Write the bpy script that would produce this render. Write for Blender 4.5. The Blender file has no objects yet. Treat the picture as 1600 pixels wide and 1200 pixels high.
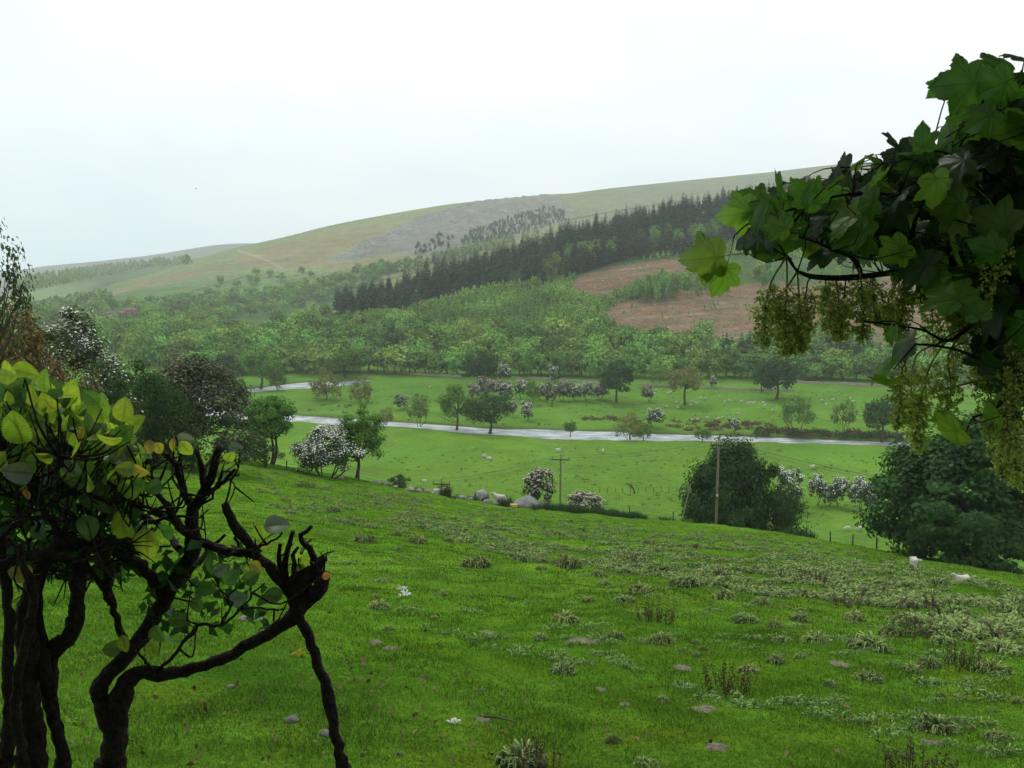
import bpy, math, random
import numpy as np
from mathutils import Vector, Matrix, Euler

# ------------------------------------------------------------------ camera, world, sun, exposure
SC = bpy.context.scene
COL = SC.collection
F = 1500.0                       # focal length in photograph pixels (1600 px wide)
PITCH = math.radians(8.34)       # camera looks down this much
CP, SP = math.cos(PITCH), math.sin(PITCH)
VALLEY = -60.0                   # valley floor below the eye
HAZE = 0.00015

cd = bpy.data.cameras.new('camera')
cam = bpy.data.objects.new('camera', cd)
COL.objects.link(cam)
cd.sensor_width = 36.0
cd.lens = 36.0 * F / 1600.0
cd.clip_start = 0.05
cd.clip_end = 30000
cam.rotation_euler = (math.radians(90) - PITCH, 0, 0)
SC.camera = cam

SUN_EL, SUN_AZ = math.radians(52), math.radians(-20)      # azimuth from +Y towards +X
world = bpy.data.worlds.new('World')
SC.world = world
world.use_nodes = True
nt = world.node_tree
nt.nodes.clear()
wo = nt.nodes.new('ShaderNodeOutputWorld')
sky = nt.nodes.new('ShaderNodeTexSky')
sky.sky_type = 'NISHITA'
sky.sun_disc = False
sky.sun_elevation = SUN_EL
sky.sun_rotation = SUN_AZ
sky.dust_density = 3.0
bg1 = nt.nodes.new('ShaderNodeBackground'); bg1.inputs[1].default_value = 0.10
nt.links.new(sky.outputs[0], bg1.inputs[0])
bg2 = nt.nodes.new('ShaderNodeBackground'); bg2.inputs[1].default_value = 1.08
tc = nt.nodes.new('ShaderNodeTexCoord')
mp = nt.nodes.new('ShaderNodeMapping'); mp.inputs['Scale'].default_value = (1.0, 1.0, 2.6)
nt.links.new(tc.outputs['Generated'], mp.inputs[0])
nz = nt.nodes.new('ShaderNodeTexNoise'); nz.inputs['Scale'].default_value = 1.7; nz.inputs['Detail'].default_value = 4; nz.inputs['Roughness'].default_value = 0.5
nt.links.new(mp.outputs[0], nz.inputs['Vector'])
cr = nt.nodes.new('ShaderNodeValToRGB')
cr.color_ramp.elements[0].position = 0.38; cr.color_ramp.elements[0].color = (0.68, 0.87, 0.96, 1)
cr.color_ramp.elements[1].position = 0.62; cr.color_ramp.elements[1].color = (0.98, 0.99, 0.99, 1)
nt.links.new(nz.outputs['Fac'], cr.inputs[0])
nt.links.new(cr.outputs[0], bg2.inputs[0])
mx = nt.nodes.new('ShaderNodeMixShader')
mx.inputs[0].default_value = 0.93
nt.links.new(bg1.outputs[0], mx.inputs[1]); nt.links.new(bg2.outputs[0], mx.inputs[2])
nt.links.new(mx.outputs[0], wo.inputs[0])

sl = bpy.data.lights.new('sun', 'SUN')
sl.energy = 1.5; sl.angle = math.radians(14); sl.color = (1.0, 0.97, 0.9)
sun = bpy.data.objects.new('sun', sl); COL.objects.link(sun)
sdir = Vector((math.sin(SUN_AZ) * math.cos(SUN_EL), math.cos(SUN_AZ) * math.cos(SUN_EL), math.sin(SUN_EL)))
sun.rotation_euler = sdir.to_track_quat('Z', 'Y').to_euler()
sun.location = (0, 0, 300)

vs = SC.view_settings
vs.view_transform = 'Standard'; vs.look = 'None'; vs.gamma = 1.0; vs.exposure = 0.08; vs.use_curve_mapping = False
cy = SC.cycles
cy.max_bounces = 6; cy.diffuse_bounces = 2; cy.glossy_bounces = 2; cy.transmission_bounces = 4
cy.volume_bounces = 3; cy.transparent_max_bounces = 4
cy.use_denoising = True
cy.sample_clamp_indirect = 4.0
try:
    cy.denoising_prefilter = 'ACCURATE'; cy.denoising_input_passes = 'RGB_ALBEDO_NORMAL'
except Exception:
    pass

# ------------------------------------------------------------------ helpers
R0 = np.random.default_rng(7)

def ray(px, py):
    """(X/Y, Z/Y) of the ray through photograph pixel px, py"""
    x = (np.asarray(px, float) - 800) / F; y = (600 - np.asarray(py, float)) / F
    yy = CP + y * SP
    return x / yy, (-SP + y * CP) / yy

def P(px, py, Y):
    a, b = ray(px, py)
    return np.array([a * Y, np.asarray(Y, float) + 0 * a, b * Y]).T

def project(X, Y, Z):
    yy = Y * CP - Z * SP; zz = Y * SP + Z * CP
    return 800 + F * X / yy, 600 - F * zz / yy

def mesh(name, V, polys, smooth=False, mats=(), attrs=None):
    """polys: list of (array M x k, material index)"""
    me = bpy.data.meshes.new(name)
    V = np.ascontiguousarray(V, dtype=np.float32)
    me.vertices.add(len(V)); me.vertices.foreach_set('co', V.ravel())
    loops = np.concatenate([np.asarray(p, np.int32).ravel() for p, _ in polys])
    tot = np.concatenate([np.full(len(p), np.asarray(p).shape[1], np.int32) for p, _ in polys])
    mi = np.concatenate([np.full(len(p), m, np.int32) for p, m in polys])
    st = np.concatenate([[0], np.cumsum(tot)[:-1]]).astype(np.int32)
    me.loops.add(len(loops)); me.loops.foreach_set('vertex_index', loops)
    me.polygons.add(len(tot)); me.polygons.foreach_set('loop_start', st); me.polygons.foreach_set('loop_total', tot)
    me.polygons.foreach_set('material_index', mi)
    if smooth:
        me.polygons.foreach_set('use_smooth', np.ones(len(tot), bool))
    for m in mats:
        me.materials.append(m)
    if attrs:
        for k, v in attrs.items():
            a = me.attributes.new(k, 'FLOAT_COLOR', 'POINT')
            c = np.ones((len(V), 4), np.float32); c[:, :3] = v
            a.data.foreach_set('color', c.ravel())
    me.update(calc_edges=True)
    return me

def obj(name, me, parent=None, loc=None, rot=None, scale=None, label=None, cat=None, group=None, kind=None):
    o = bpy.data.objects.new(name, me)
    COL.objects.link(o)
    if parent is not None: o.parent = parent
    if loc is not None: o.location = [float(v) for v in loc]
    if rot is not None: o.rotation_euler = [float(v) for v in rot]
    if scale is not None: o.scale = [float(v) for v in scale]
    if label: o['label'] = label
    if cat: o['category'] = cat
    if group: o['group'] = group
    if kind: o['kind'] = kind
    return o

class Geo:
    """collects verts and polys of one mesh"""
    def __init__(s): s.v = []; s.p = []; s.n = 0
    def add(s, V, polys, mat=0):
        V = np.asarray(V, float)
        for p in (polys if isinstance(polys, list) else [polys]):
            s.p.append((np.asarray(p, np.int64) + s.n, mat))
        s.v.append(V); s.n += len(V)
        return s
    def mesh(s, name, mats, smooth=False):
        by = {}
        for p, m in s.p: by.setdefault((p.shape[1], m), []).append(p)
        return mesh(name, np.concatenate(s.v), [(np.concatenate(a), k[1]) for k, a in by.items()], smooth, mats)

def unit(v):
    return v / np.maximum(np.linalg.norm(v, axis=-1, keepdims=True), 1e-9)

def resample(pts, rad, step):
    pts = np.asarray(pts, float); rad = np.asarray(rad, float)
    n = len(pts)
    ext = np.vstack([2 * pts[0] - pts[1], pts, 2 * pts[-1] - pts[-2]])
    out, ro = [], []
    for i in range(n - 1):
        p0, p1, p2, p3 = ext[i:i + 4]
        k = max(1, int(np.ceil(np.linalg.norm(p2 - p1) / step)))
        for j in range(k):
            t = j / k
            out.append(0.5 * (2 * p1 + (p2 - p0) * t + (2 * p0 - 5 * p1 + 4 * p2 - p3) * t * t + (3 * p1 - p0 - 3 * p2 + p3) * t ** 3))
            ro.append(rad[i] * (1 - t) + rad[i + 1] * t)
    out.append(pts[-1]); ro.append(rad[-1])
    return np.array(out), np.array(ro)

def tube(pts, rad, seg=6, step=None, bump=0.0, rng=None, cap=True):
    """swept tube; returns V, [quads, tris]"""
    pts = np.asarray(pts, float); rad = np.broadcast_to(np.asarray(rad, float), (len(pts),))
    if step: pts, rad = resample(pts, rad, step)
    n = len(pts)
    T = unit(np.gradient(pts, axis=0))
    a = np.array([0, 0, 1.0]) if abs(T[0][2]) < 0.9 else np.array([1.0, 0, 0])
    N = [unit(np.cross(T[0], a))]
    for i in range(1, n):
        v = N[-1] - T[i] * np.dot(N[-1], T[i]); N.append(unit(v))
    N = np.array(N); B = np.cross(T, N)
    th = np.linspace(0, 2 * np.pi, seg, endpoint=False)
    rr = np.repeat(rad[:, None], seg, 1)
    if bump and rng is not None:
        rr = rr * (1 + bump * rng.normal(0, 1, (n, 1)) + bump * 0.8 * rng.normal(0, 1, (n, seg)))
    V = pts[:, None, :] + rr[:, :, None] * (np.cos(th)[None, :, None] * N[:, None, :] + np.sin(th)[None, :, None] * B[:, None, :])
    idx = np.arange(n * seg).reshape(n, seg)
    q = np.stack([idx[:-1], np.roll(idx[:-1], -1, 1), np.roll(idx[1:], -1, 1), idx[1:]], -1).reshape(-1, 4)
    V = V.reshape(-1, 3)
    polys = [q]
    if cap:
        V = np.vstack([V, pts[-1], pts[0]])
        e = idx[-1]; s = idx[0]
        polys.append(np.stack([e, np.roll(e, -1), np.full(seg, n * seg)], -1))
        polys.append(np.stack([np.roll(s, -1), s, np.full(seg, n * seg + 1)], -1))
    return V, polys

def cards(C, N, size, rng, aspect=0.6, tang=None, bend=0.15):
    """rhombic leaves: centre C, normal N, length size; returns V, quads"""
    n = len(C)
    size = np.broadcast_to(np.asarray(size, float), (n,))[:, None]
    N = unit(N)
    if tang is None: tang = rng.normal(0, 1, (n, 3))
    t = unit(tang - N * (tang * N).sum(1, keepdims=True)); b = np.cross(N, t)
    V = np.stack([C - t * size * .5, C + b * size * aspect * .5 + N * size * bend, C + t * size * .5, C - b * size * aspect * .5 + N * size * bend], 1).reshape(-1, 3)
    return V, np.arange(4 * n).reshape(n, 4)

def box(cx, cy, cz, sx, sy, sz):
    V = np.array([[x, y, z] for x in (-.5, .5) for y in (-.5, .5) for z in (-.5, .5)]) * [sx, sy, sz] + [cx, cy, cz]
    return V, np.array([[0, 1, 3, 2], [4, 6, 7, 5], [0, 4, 5, 1], [2, 3, 7, 6], [0, 2, 6, 4], [1, 5, 7, 3]])

def icos(sub=2):
    t = (1 + 5 ** .5) / 2
    V = unit(np.array([[-1, t, 0], [1, t, 0], [-1, -t, 0], [1, -t, 0], [0, -1, t], [0, 1, t], [0, -1, -t], [0, 1, -t], [t, 0, -1], [t, 0, 1], [-t, 0, -1], [-t, 0, 1]], float))
    Fc = np.array([[0, 11, 5], [0, 5, 1], [0, 1, 7], [0, 7, 10], [0, 10, 11], [1, 5, 9], [5, 11, 4], [11, 10, 2], [10, 7, 6], [7, 1, 8], [3, 9, 4], [3, 4, 2], [3, 2, 6], [3, 6, 8], [3, 8, 9], [4, 9, 5], [2, 4, 11], [6, 2, 10], [8, 6, 7], [9, 8, 1]])
    for _ in range(sub):
        vl = [tuple(v) for v in V]; cache = {}; out = []
        def mid(a, b):
            k = (min(a, b), max(a, b))
            if k not in cache:
                m = np.array(vl[a]) + np.array(vl[b]); vl.append(tuple(m / np.linalg.norm(m))); cache[k] = len(vl) - 1
            return cache[k]
        for a, b, c in Fc:
            x, y, z = mid(a, b), mid(b, c), mid(c, a)
            out += [[a, x, z], [b, y, x], [c, z, y], [x, y, z]]
        V = np.array(vl); Fc = np.array(out)
    return V, Fc

def wob(X, Y, sc, seed=0):
    """cheap smooth noise, about -1..1"""
    r = np.random.default_rng(seed); s = 0
    for k in range(6):
        a = r.uniform(0, 6.28); f = r.uniform(.6, 1.7) / sc; ph = r.uniform(0, 6.28)
        s = s + np.sin((np.cos(a) * X + np.sin(a) * Y) * f * 6.28 + ph)
    return s / 3.2

def inside(poly, x, y):
    poly = np.asarray(poly, float); r = np.zeros(np.shape(x), bool)
    j = len(poly) - 1
    for i in range(len(poly)):
        xi, yi = poly[i]; xj, yj = poly[j]
        c = ((yi > y) != (yj > y)) & (x < (xj - xi) * (y - yi) / (yj - yi + 1e-12) + xi)
        r ^= c; j = i
    return r

# ------------------------------------------------------------------ materials
def new_mat(name):
    m = bpy.data.materials.new(name); m.use_nodes = True
    n = m.node_tree; n.nodes.clear()
    out = n.nodes.new('ShaderNodeOutputMaterial')
    return m, n, out

def nnode(n, t, **kw):
    x = n.nodes.new(t)
    for k, v in kw.items():
        if k.startswith('i_'):
            x.inputs[k[2:].replace('_', ' ')].default_value = v
        else: setattr(x, k, v)
    return x

def vary(n, col, objrand=0.25, huerand=0.02, island=0.35, noise=0.0, nscale=0.5):
    """colour varied per object, per leaf and by a soft noise; returns a colour socket"""
    L = n.links.new
    hsv = nnode(n, 'ShaderNodeHueSaturation')
    if isinstance(col, (tuple, list)): hsv.inputs['Color'].default_value = (*col, 1)
    else: L(col, hsv.inputs['Color'])
    oi = nnode(n, 'ShaderNodeObjectInfo')
    val = None
    def mapr(sock, lo, hi):
        m = nnode(n, 'ShaderNodeMapRange'); L(sock, m.inputs[0]); m.inputs[3].default_value = lo; m.inputs[4].default_value = hi
        return m.outputs[0]
    def mul(a, b):
        m = nnode(n, 'ShaderNodeMath', operation='MULTIPLY'); L(a, m.inputs[0]); L(b, m.inputs[1]); return m.outputs[0]
    val = mapr(oi.outputs['Random'], 1 - objrand, 1 + objrand)
    if island:
        g = nnode(n, 'ShaderNodeNewGeometry')
        val = mul(val, mapr(g.outputs['Random Per Island'], 1 - island, 1 + island))
    if noise:
        t = nnode(n, 'ShaderNodeTexCoord'); z = nnode(n, 'ShaderNodeTexNoise'); z.inputs['Scale'].default_value = nscale; z.inputs['Detail'].default_value = 3
        L(t.outputs['Object'], z.inputs['Vector'])
        m = nnode(n, 'ShaderNodeMapRange'); L(z.outputs['Fac'], m.inputs[0]); m.inputs[1].default_value = .3; m.inputs[2].default_value = .7
        m.inputs[3].default_value = 1 - noise; m.inputs[4].default_value = 1 + noise
        val = mul(val, m.outputs[0])
    L(val, hsv.inputs['Value'])
    w = nnode(n, 'ShaderNodeMath', operation='MULTIPLY'); L(oi.outputs['Random'], w.inputs[0]); w.inputs[1].default_value = 7.31
    fr = nnode(n, 'ShaderNodeMath', operation='FRACT'); L(w.outputs[0], fr.inputs[0])
    L(mapr(fr.outputs[0], .5 - huerand, .5 + huerand), hsv.inputs['Hue'])
    return hsv.outputs[0]

def leaf_mat(name, col, trans=0.35, tcol=None, gloss=0.012, rough=0.55, **kw):
    m, n, out = new_mat(name); L = n.links.new
    c = vary(n, col, **kw)
    d = nnode(n, 'ShaderNodeBsdfDiffuse'); L(c, d.inputs[0])
    t = nnode(n, 'ShaderNodeBsdfTranslucent')
    if tcol:
        mixc = nnode(n, 'ShaderNodeMix', data_type='RGBA', blend_type='MULTIPLY'); mixc.inputs[0].default_value = 1
        L(c, mixc.inputs[6]); mixc.inputs[7].default_value = (*tcol, 1); L(mixc.outputs[2], t.inputs[0])
    else: L(c, t.inputs[0])
    mxs = nnode(n, 'ShaderNodeMixShader'); mxs.inputs[0].default_value = trans
    L(d.outputs[0], mxs.inputs[1]); L(t.outputs[0], mxs.inputs[2])
    g = nnode(n, 'ShaderNodeBsdfGlossy'); g.inputs['Roughness'].default_value = rough
    m2 = nnode(n, 'ShaderNodeMixShader'); m2.inputs[0].default_value = gloss
    L(mxs.outputs[0], m2.inputs[1]); L(g.outputs[0], m2.inputs[2])
    L(m2.outputs[0], out.inputs[0])
    return m

def solid_mat(name, col, rough=0.85, col2=None, nscale=4.0, bump=0.3, spec=0.2, bscale=None, stretch=(1, 1, 1), objrand=0.0):
    m, n, out = new_mat(name); L = n.links.new
    b = nnode(n, 'ShaderNodeBsdfPrincipled'); b.inputs['Roughness'].default_value = rough
    b.inputs['Specular IOR Level'].default_value = spec
    t = nnode(n, 'ShaderNodeTexCoord'); mpn = nnode(n, 'ShaderNodeMapping'); mpn.inputs['Scale'].default_value = stretch
    L(t.outputs['Object'], mpn.inputs[0])
    z = nnode(n, 'ShaderNodeTexNoise'); z.inputs['Scale'].default_value = nscale; z.inputs['Detail'].default_value = 6; z.inputs['Roughness'].default_value = .65
    L(mpn.outputs[0], z.inputs['Vector'])
    r = nnode(n, 'ShaderNodeValToRGB')
    c2 = col2 or tuple(v * .55 for v in col)
    r.color_ramp.elements[0].position = .35; r.color_ramp.elements[0].color = (*c2, 1)
    r.color_ramp.elements[1].position = .65; r.color_ramp.elements[1].color = (*col, 1)
    L(z.outputs['Fac'], r.inputs[0])
    c = r.outputs[0]
    if objrand: c = vary(n, c, objrand=objrand, huerand=.01, island=0)
    L(c, b.inputs['Base Color'])
    if bump:
        bp = nnode(n, 'ShaderNodeBump'); bp.inputs['Strength'].default_value = bump; bp.inputs['Distance'].default_value = 0.05
        if bscale:
            z2 = nnode(n, 'ShaderNodeTexNoise'); z2.inputs['Scale'].default_value = bscale; z2.inputs['Detail'].default_value = 5
            L(mpn.outputs[0], z2.inputs['Vector']); L(z2.outputs['Fac'], bp.inputs['Height'])
        else: L(z.outputs['Fac'], bp.inputs['Height'])
        L(bp.outputs[0], b.inputs['Normal'])
    L(b.outputs[0], out.inputs[0])
    return m

def ground_mat(name, s1=0.05, s2=0.6, s3=6.0, amp=(0.25, 0.25, 0.2), tint=(1.25, 1.0, 0.7), bump=0.4, bdist=0.1):
    """albedo from the vertex attribute 'Col' (which land it is), varied by three scales of noise"""
    m, n, out = new_mat(name); L = n.links.new
    at = nnode(n, 'ShaderNodeAttribute', attribute_name='Col')
    t = nnode(n, 'ShaderNodeTexCoord')
    c = at.outputs['Color']; last = None
    for s, a in zip((s1, s2, s3), amp):
        z = nnode(n, 'ShaderNodeTexNoise'); z.inputs['Scale'].default_value = s; z.inputs['Detail'].default_value = 5; z.inputs['Roughness'].default_value = .6
        L(t.outputs['Object'], z.inputs['Vector'])
        mr = nnode(n, 'ShaderNodeMapRange'); L(z.outputs['Fac'], mr.inputs[0]); mr.inputs[1].default_value = .3; mr.inputs[2].default_value = .7
        mr.inputs[3].default_value = 1 - a; mr.inputs[4].default_value = 1 + a
        cm = nnode(n, 'ShaderNodeMix', data_type='RGBA', blend_type='MULTIPLY'); cm.inputs[0].default_value = 1
        L(c, cm.inputs[6]); L(mr.outputs[0], cm.inputs[7]); c = cm.outputs[2]; last = z
    # warmer, drier patches
    z = nnode(n, 'ShaderNodeTexNoise'); z.inputs['Scale'].default_value = s2 * .6; z.inputs['Detail'].default_value = 4
    mpp = nnode(n, 'ShaderNodeMapping'); mpp.inputs['Location'].default_value = (31, 17, 5); L(t.outputs['Object'], mpp.inputs[0]); L(mpp.outputs[0], z.inputs['Vector'])
    mr = nnode(n, 'ShaderNodeMapRange'); L(z.outputs['Fac'], mr.inputs[0]); mr.inputs[1].default_value = .48; mr.inputs[2].default_value = .72
    cm = nnode(n, 'ShaderNodeMix', data_type='RGBA', blend_type='MULTIPLY'); L(mr.outputs[0], cm.inputs[0]); L(c, cm.inputs[6]); cm.inputs[7].default_value = (*tint, 1)
    b = nnode(n, 'ShaderNodeBsdfDiffuse'); L(cm.outputs[2], b.inputs[0])
    bp = nnode(n, 'ShaderNodeBump'); bp.inputs['Strength'].default_value = bump; bp.inputs['Distance'].default_value = bdist
    L(last.outputs['Fac'], bp.inputs['Height']); L(bp.outputs[0], b.inputs['Normal'])
    L(b.outputs[0], out.inputs[0])
    return m

M = {}
M['oak'] = leaf_mat('oak_leaves', (0.105, 0.205, 0.026), objrand=.22, huerand=.02, noise=.25, nscale=.35)
M['dark'] = leaf_mat('dark_leaves', (0.033, 0.085, 0.014), objrand=.15, huerand=.012, noise=.3, nscale=.5)
M['pale'] = leaf_mat('pale_leaves', (0.165, 0.25, 0.05), objrand=.2, huerand=.02, noise=.2, nscale=.4)
M['olive'] = leaf_mat('olive_leaves', (0.19, 0.20, 0.05), objrand=.15, huerand=.015, noise=.2, nscale=.4)
M['wood'] = leaf_mat('wood_leaves', (0.175, 0.305, 0.055), trans=.15, objrand=.42, huerand=.03, noise=.25, nscale=.25)
M['spruce'] = leaf_mat('spruce_needles', (0.034, 0.088, 0.034), trans=.1, objrand=.3, huerand=.02, noise=.2, nscale=.2)
M['larch'] = leaf_mat('larch_needles', (0.075, 0.085, 0.035), trans=.2, objrand=.25, huerand=.03, noise=.2, nscale=.3)
M['young'] = leaf_mat('young_conifer_needles', (0.215, 0.36, 0.065), trans=.12, objrand=.0, huerand=.0, island=.35, noise=.35, nscale=.03)
M['haw'] = leaf_mat('hawthorn_leaves', (0.055, 0.095, 0.028), objrand=.15, noise=.2)
M['blossom'] = leaf_mat('hawthorn_blossom', (0.74, 0.72, 0.62), trans=.2, objrand=.15, huerand=.015, island=.3, noise=.15)
M['pinkish'] = leaf_mat('faded_blossom', (0.50, 0.43, 0.36), trans=.2, objrand=.2, huerand=.015, island=.35)
M['brownhaw'] = leaf_mat('dull_hawthorn_blossom', (0.155, 0.135, 0.085), trans=.2, objrand=.1, island=.45, noise=.3, nscale=.8)
M['red'] = leaf_mat('reddish_leaves', (0.15, 0.088, 0.03), trans=.3, island=.5)
M['gorse'] = leaf_mat('bracken_brown', (0.12, 0.075, 0.042), trans=.15, island=.4)
M['rush'] = leaf_mat('rush_blades_and_weed_shade', (0.055, 0.10, 0.028), trans=.2, island=.35)
M['bark'] = solid_mat('bark', (0.075, 0.06, 0.047), nscale=9, bump=.6)
M['farbark'] = solid_mat('pale_bark', (0.13, 0.11, 0.09), nscale=3, bump=0)
M['shrubbark'] = solid_mat('gnarled_bark', (0.036, 0.024, 0.018), col2=(0.010, 0.007, 0.005), nscale=38, bump=.9, bscale=70, rough=.9)
M['tuft'] = leaf_mat('wilted_weed_leaves', (0.225, 0.285, 0.085), trans=.2, objrand=.2, huerand=.02, island=.5)
M['dock'] = leaf_mat('dry_dock_leaves', (0.085, 0.062, 0.034), trans=.15, objrand=.2, island=.5)
M['grass'] = leaf_mat('grass_blades', (0.082, 0.172, 0.012), trans=.25, objrand=0, huerand=0, island=.45, noise=.42, nscale=.55)
M['rock'] = solid_mat('grey_boulder', (0.30, 0.28, 0.25), col2=(0.15, 0.14, 0.125), nscale=3, bump=.6, objrand=.2)
M['stone'] = solid_mat('field_stone', (0.22, 0.20, 0.18), col2=(0.10, 0.09, 0.08), nscale=9, bump=.5, objrand=.3)
M['wallstone'] = solid_mat('wall_stone', (0.33, 0.29, 0.20), col2=(0.17, 0.16, 0.10), nscale=1.5, bump=.6)
M['wool'] = solid_mat('sheep_wool', (0.64, 0.60, 0.50), col2=(0.46, 0.42, 0.34), nscale=14, bump=.6, rough=.95)
M['face'] = solid_mat('sheep_face', (0.55, 0.5, 0.43), nscale=6, bump=.1)
M['pole'] = solid_mat('weathered_pole', (0.25, 0.20, 0.13), col2=(0.15, 0.12, 0.075), nscale=3, stretch=(6, 6, .6), bump=.3)
M['post'] = solid_mat('fence_post_wood', (0.085, 0.072, 0.055), nscale=5, bump=.3)
M['metal'] = solid_mat('galvanised_metal', (0.32, 0.32, 0.32), nscale=5, bump=.1, rough=.5, spec=.5)
M['porcelain'] = solid_mat('insulator', (0.10, 0.07, 0.06), nscale=2, bump=0, rough=.3, spec=.5)
M['wire'] = solid_mat('wire', (0.06, 0.065, 0.065), nscale=2, bump=0, rough=.5, spec=.4)
M['yellow'] = solid_mat('yellow_plastic', (0.75, 0.46, 0.06), col2=(0.62, 0.36, 0.04), nscale=6, bump=.05, rough=.5, spec=.4)
M['white'] = solid_mat('pale_plate', (0.7, 0.7, 0.68), nscale=6, bump=.05, rough=.6)

# ------------------------------------------------------------------ the lie of the land
UG = np.linspace(-1.2, 1.2, 1201)

def column(px, val, py_mid=500, smooth=14):
    """values given at photograph columns, as a smooth function of u = X/Y"""
    u = ray(np.array(px, float), py_mid)[0]
    v = np.interp(UG, u, np.array(val, float))
    k = np.exp(-0.5 * (np.arange(-3 * smooth, 3 * smooth + 1) / smooth) ** 2); k /= k.sum()
    return np.convolve(np.pad(v, 3 * smooth, 'edge'), k, 'valid')

EPX = [-300, 100, 250, 400, 600, 800, 1000, 1200, 1400, 1600, 1900]
EPY = [655, 690, 703, 722, 757, 793, 809, 829, 866, 896, 945]
EYS = [90, 90, 92, 95, 98, 105, 100, 93, 76, 68, 58]
EA = [.25, .26, .27, .275, .285, .295, .30, .305, .31, .31, .31]
_e = [ray(a, b) for a, b in zip(EPX, EPY)]
E_Y = column(EPX, EYS, 800); E_Z = column(EPX, [w[1] * y for w, y in zip(_e, EYS)], 800); E_A = column(EPX, EA, 800)

def h_pasture(X, Y):
    X = np.asarray(X, float); Y = np.asarray(Y, float)
    u = np.clip(X / np.maximum(Y, 8), -1.15, 1.15)
    ye = np.interp(u, UG, E_Y); ze = np.interp(u, UG, E_Z); a = np.interp(u, UG, E_A)
    b = (-ze - 2 - a * ye) / ye ** 2
    Yc = np.clip(Y, 0, ye)
    z = -2 - a * Yc - b * Yc ** 2
    z = z + np.where(Y < 0, -Y * .12, 0)
    s = np.maximum(Y - ye, 0); m = np.maximum(a + 2 * b * ye, .05)
    z = z - m * s - .013 * np.minimum(s, 60) ** 2
    amp = np.clip(Y / 25, .25, 1)
    z = z + amp * (.07 * wob(X, Y, 3.1, 1) + .12 * wob(X, Y, 9, 2)) + .018 * wob(X, Y, .8, 3)
    return np.maximum(z, -62.5)

def h_meadow(X, Y):
    return VALLEY - np.clip(Y - 620, 0, 3000) * .05 + .25 * wob(X, Y, 60, 5) + .12 * wob(X, Y, 17, 6)

RIV_TOP = [(470, 647), (520, 650), (560, 652), (620, 657), (700, 662), (760, 667), (840, 668), (900, 671), (960, 672), (1020, 675), (1060, 676), (1130, 678), (1200, 680), (1300, 684), (1420, 689), (1600, 694), (1900, 702)]
RIV_BOT = [(1900, 711), (1600, 699), (1380, 693), (1240, 690), (1140, 689), (1080, 687), (1000, 687), (950, 685), (900, 684), (850, 682), (790, 678), (730, 674), (690, 669), (640, 666), (600, 664), (560, 662), (520, 660), (470, 657)]
RIV_L = [(430, 657), (380, 652), (330, 642), (300, 630), (320, 618), (370, 614), (400, 609), (440, 607), (500, 605), (540, 601), (565, 597), (582, 592), (565, 591), (540, 594), (500, 594), (455, 597), (430, 601), (400, 604), (370, 608), (320, 610), (285, 618), (275, 632), (300, 646), (360, 654)]
# order: the loop on the left, out along the top of the lower reach, back along its bottom
_rp = RIV_TOP + RIV_BOT + RIV_L[:12] + RIV_L[12:22]
_loop_in = [(330, 640), (380, 645), (430, 647)]
RIVPX = RIV_TOP + RIV_BOT + [(430, 658), (370, 654), (310, 646), (270, 633), (278, 618), (320, 610), (370, 607.5), (400, 604.5), (430, 601), (455, 597), (500, 594), (540, 594), (565, 591), (582, 592), (565, 597), (540, 601), (500, 605), (440, 607), (400, 609.5), (370, 614), (330, 619), (312, 628), (335, 638), (380, 643), (430, 646)]
_u, _w = ray(*np.array(RIVPX, float).T)
_Yr = VALLEY / _w
RIVER = np.stack([_u * _Yr, _Yr], 1)

H2PX = [120, 220, 330, 430, 540, 640, 760, 880, 1000, 1150, 1300, 1450, 1600, 1900]
H2PY = [565, 560, 541, 502, 487, 458, 424, 384, 352, 322, 300, 282, 266, 240]
H2YC = [590, 600, 620, 660, 700, 730, 760, 800, 850, 900, 950, 1000, 1050, 1150]
H2YB = [500, 500, 490, 480, 470, 460, 452, 448, 448, 448, 445, 440, 435, 420]
def crest(px, py, yc, lo=VALLEY - 4):
    return [max(ray(a, b)[1] * y, lo) for a, b, y in zip(px, py, yc)]
C2Y = column(H2PX, H2YC); C2B = column(H2PX, H2YB); C2Z = column(H2PX, [VALLEY - 4] + crest(H2PX, H2PY, H2YC)[1:])
H3PX = [-400, -100, 60, 105, 160, 240, 300, 370, 400, 450, 520, 600, 700, 800, 868, 885, 940, 1060, 1200, 1300, 1450, 1700, 2000]
H3PY = [510, 500, 482, 470, 447, 426, 406, 386, 380, 369, 351, 336, 319, 309, 302.5, 303.5, 295.5, 283, 269, 257, 246, 232, 225]
H3YC = [1100, 1150, 1250, 1300, 1380, 1480, 1560, 1650, 1700, 1750, 1820, 1900, 1980, 2050, 2100, 2130, 2180, 2250, 2300, 2350, 2400, 2500, 2600]
H3YB = [860] * 5 + [880] * 8 + [950] * 10
C3Y = column(H3PX, H3YC, 350, 6); C3B = column(H3PX, H3YB, 350); C3Z = column(H3PX, crest(H3PX, H3PY, H3YC, -95), 350, 5)
H4PX = [-700, -200, 0, 30, 100, 200, 300, 400, 500, 700]; H4PY = [480, 468, 456, 446, 427, 413, 404, 399, 402, 430]
C4Y = column(H4PX, [2500] * 10, 420); C4B = column(H4PX, [1300] * 10, 420); C4Z = column(H4PX, crest(H4PX, H4PY, [2500] * 10, -170), 420, 8)
H5PX = [-900, -300, 0, 60, 150, 240, 310, 350, 400, 470, 600, 900, 1600]; H5PY = [450, 440, 427, 416, 408, 398, 386, 380.5, 379, 384, 395, 400, 400]
C5Y = column(H5PX, [4200] * 13, 400); C5B = column(H5PX, [2700] * 13, 400); C5Z = column(H5PX, crest(H5PX, H5PY, [4200] * 13, -220), 400, 5)

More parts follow.
